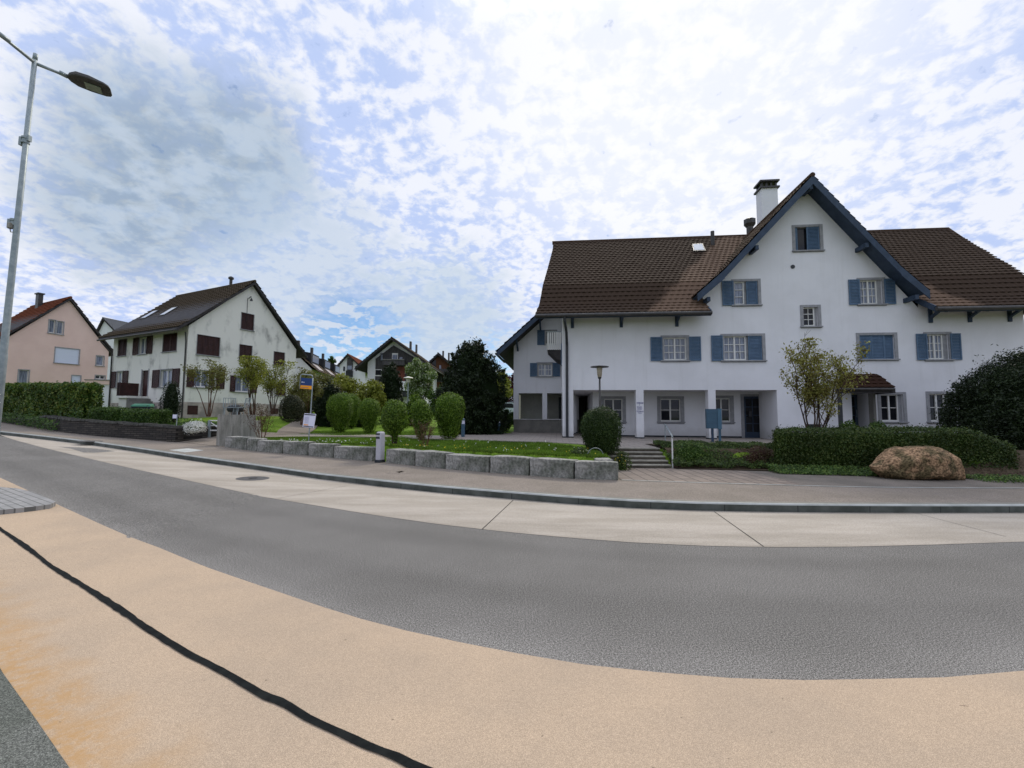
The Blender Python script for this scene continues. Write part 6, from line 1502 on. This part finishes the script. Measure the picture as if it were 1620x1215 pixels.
# white gate, little sign post
g0 = onY(331, 681, 20.2); g1 = onY(349, 681, 20.2); zt = onY(340, 665.5, 20.2).z; root = empty('garden_gate', tuple(g0), 0, 'small white metal gate with a diagonal brace left of the concrete wall', 'gate')
w_, h = g1.x-g0.x, zt-g0.z; mb = MB(); mb.tube([(0, 0, 0), (0, 0, h), (w_, 0, h), (w_, 0, 0), (0, 0, 0)], .035, 6); mb.tube([(.0, 0, h*.9), (w_, 0, h*.1)], .025, 6); mb.tube([(.0, 0, h*.5), (w_, 0, h*.5)], .02, 6); mb.build('frame', M['whitepaint'], root)
for x_ in (0, w_): mb = MB(); mb.box(x_-.05, x_+.05, -.05, .05, -.4, h+.02); mb.build('post', M['galv'], root)
b0 = G(277, 698.5, .14); root = empty('marker_post', tuple(b0), 0, 'thin post with a small white plate in front of the dry stone wall', 'post')
h = onY(277, 655, b0.y).z-b0.z; mb = MB(); mb.tube([(0, 0, -.05), (.03, 0, h)], .018, 6); mb.build('pole', M['galv'], root); mb = MB(); mb.box(-.14, .02, -.03, -.015, h-.18, h-.02); mb.build('plate', M['signwhite'], root)
# wheelie bin, garden chairs, covered barbecue
b0 = onY(224, 668, 21.5); zt = onY(224, 640, 21.5).z; root = empty('wheelie_bin', tuple(b0), math.radians(30), 'dark wheelie bin with a green lid below the stained house steps', 'bin')
h = zt-b0.z; mb = MB(); mb.add([(-.27, -.3, .06), (.27, -.3, .06), (.27, .28, .06), (-.27, .28, .06), (-.36, -.38, h-.1), (.36, -.38, h-.1), (.36, .4, h-.1), (-.36, .4, h-.1)], [(3, 2, 1, 0), (4, 5, 6, 7), (0, 1, 5, 4), (1, 2, 6, 5), (2, 3, 7, 6), (3, 0, 4, 7)]); mb.build('body', M['plinth'], root)
mb = MB(); mb.add([(-.39, -.42, h-.1), (.39, -.42, h-.1), (.39, .44, h-.1), (-.39, .44, h-.1), (-.34, -.36, h-.02), (.34, -.36, h-.02), (.36, .40, h+.05), (-.36, .40, h+.05)], [(3, 2, 1, 0), (4, 5, 6, 7), (0, 1, 5, 4), (1, 2, 6, 5), (2, 3, 7, 6), (3, 0, 4, 7)]); mb.build('lid', M['greenplastic'], root)
for x_ in (-.3, .3): mb = MB(Matrix.Translation((x_, .34, .1)) @ Matrix.Rotation(math.pi/2, 4, 'Y')); mb.lathe([(.10, -.03), (.10, .03)], n=14); mb.build('wheel', M['rubber'], root)
def chair():
    root = empty('garden_chair', (0, 0, 0), 0, '', 'chair', 'metal chairs on the grass before the stained house')
    mb = MB(); mb.box(-.24, .24, -.24, .22, .43, .46); mb.build('seat', M['galv'], root)
    mb = MB(); mb.tube([(-.24, .22, .45), (-.24, .30, .88), (.24, .30, .88), (.24, .22, .45)], .018, 6)
    for k in range(4): mb.tube([(-.16+.107*k, .235, .5), (-.16+.107*k, .30, .87)], .011, 5)
    mb.build('backrest', M['galv'], root)
    for x_, y_ in ((-.22, -.22), (.22, -.22), (-.22, .2), (.22, .2)): mb = MB(); mb.tube([(x_, y_, .44), (x_*1.1, y_*1.15, 0)], .016, 6); mb.build('leg', M['galv'], root)
    return root
def copy_tree(o, parent=None):
    c = o.copy(); col.objects.link(c); c.parent = parent
    for ch in [q for q in bpy.data.objects if q.parent == o]: copy_tree(ch, c)
    return c
ch1 = chair(); ch2 = copy_tree(ch1)
for o, px, rz, lab in ((ch1, 363.5, 40, 'left metal garden chair beside the dark covered barbecue'), (ch2, 381, -35, 'right metal garden chair beside the dark covered barbecue')):
    p = onY(px, 657, 20.4); o.location = (p.x, p.y, onY(px, 660, 20.4).z); o.rotation_euler = (0, 0, math.radians(rz)); o['label'] = lab
p = onY(372, 658, 21.0); root = empty('barbecue', tuple(p), 0, 'dark covered barbecue between two metal garden chairs', 'barbecue')
h = onY(372, 640, 21.0).z-p.z; mb = MB(); mb.lathe([(.30, h*.35), (.36, h*.55), (.34, h*.8), (.22, h*.95), (.03, h)], n=16); mb.build('cover', M['darkmetal'], root, True)
for k in range(3): a = k*2.1; mb = MB(); mb.tube([(math.cos(a)*.2, math.sin(a)*.2, h*.5), (math.cos(a)*.3, math.sin(a)*.3, -.1)], .018, 6); mb.build('leg', M['galv'], root)
# pots by the porch
for px, lab in ((1343, 'plant pot left of the porch door'), (1389, 'plant pot right of the porch door')):
    Y = 17.2; p = onY(px, 690, Y); p.z = .66; root = empty('plant_pot', tuple(p), 0, lab, 'plant pot', 'pots by the porch')
    mb = MB(); mb.lathe([(.15, 0), (.20, .34), (.23, .35), (.23, .40), (.19, .40), (.17, .34)], n=16); mb.build('pot', M['terracotta'], root)
    vs, fs = ico((0, 0, .58), (.26, .26, .28), 3, .3, 2, px); leafy('foliage', vs, fs, 700, .07, L_['ivy'], root, px, .06, 3, .08)
# a pale car glimpsed beyond the shrubs
cx_ = onY(796, 652, 38); root = empty('parked_car', (cx_.x, cx_.y, onY(796, 657, 38).z-.35), math.radians(8), 'pale parked car glimpsed between the yew and the white house', 'car')
side = [(-2.1, .3), (2.1, .3), (2.15, .75), (1.2, .95), (.7, 1.42), (-1.3, 1.45), (-1.95, .98), (-2.15, .8)]
mb = MB(); mb.prism([(x, -.85, z) for x, z in side], (0, 1.7, 0)); mb.build('body', M['carpaint'], root)
for pts in ([(-1.75, .98), (-.35, .98), (-.35, 1.36), (-1.25, 1.38)], [(-.25, .98), (1.05, .98), (.65, 1.35), (-.25, 1.36)]): mb = MB(); mb.prism([(x, -.865, z) for x, z in pts], (0, .02, 0)); mb.build('window', M['glass'], root)
for x_ in (-1.3, 1.35):
    for y_ in (-.8, .8):
        mb = MB(Matrix.Translation((x_, y_, .32)) @ Matrix.Rotation(math.pi/2, 4, 'X')); mb.lathe([(.32, -.1), (.32, .1)], n=18); w1 = mb.build('wheel', M['rubber'], root); mb = MB(Matrix.Translation((x_, y_*1.13, .32)) @ Matrix.Rotation(math.pi/2, 4, 'X')); mb.lathe([(.19, -.02), (.19, .02)], n=14); mb.build('rim', M['galv'], w1)
# wire hoop on the lawn, a twig on the concrete
p = onZ(942, 722, .6); mb = MB(); mb.tube([Vector((math.cos(a)*.21, 0, math.sin(a)*.21)) for a in np.linspace(0, math.pi, 12)], .007, 6); o = mb.build('wire_hoop', M['galv']); o.location = (p.x, p.y, T_(p.x, p.y)); tag(o, 'small wire hoop stuck in the lawn by the egg shaped bush', 'hoop')
p = G(1528, 1119, 0); mb = MB(); mb.tube([(-.035, .004, .006), (-.01, .0, .007), (.03, -.006, .005)], .0025, 6); o = mb.build('twig', M['bark']); o.location = p; tag(o, 'short brown twig lying on the near concrete', 'twig')
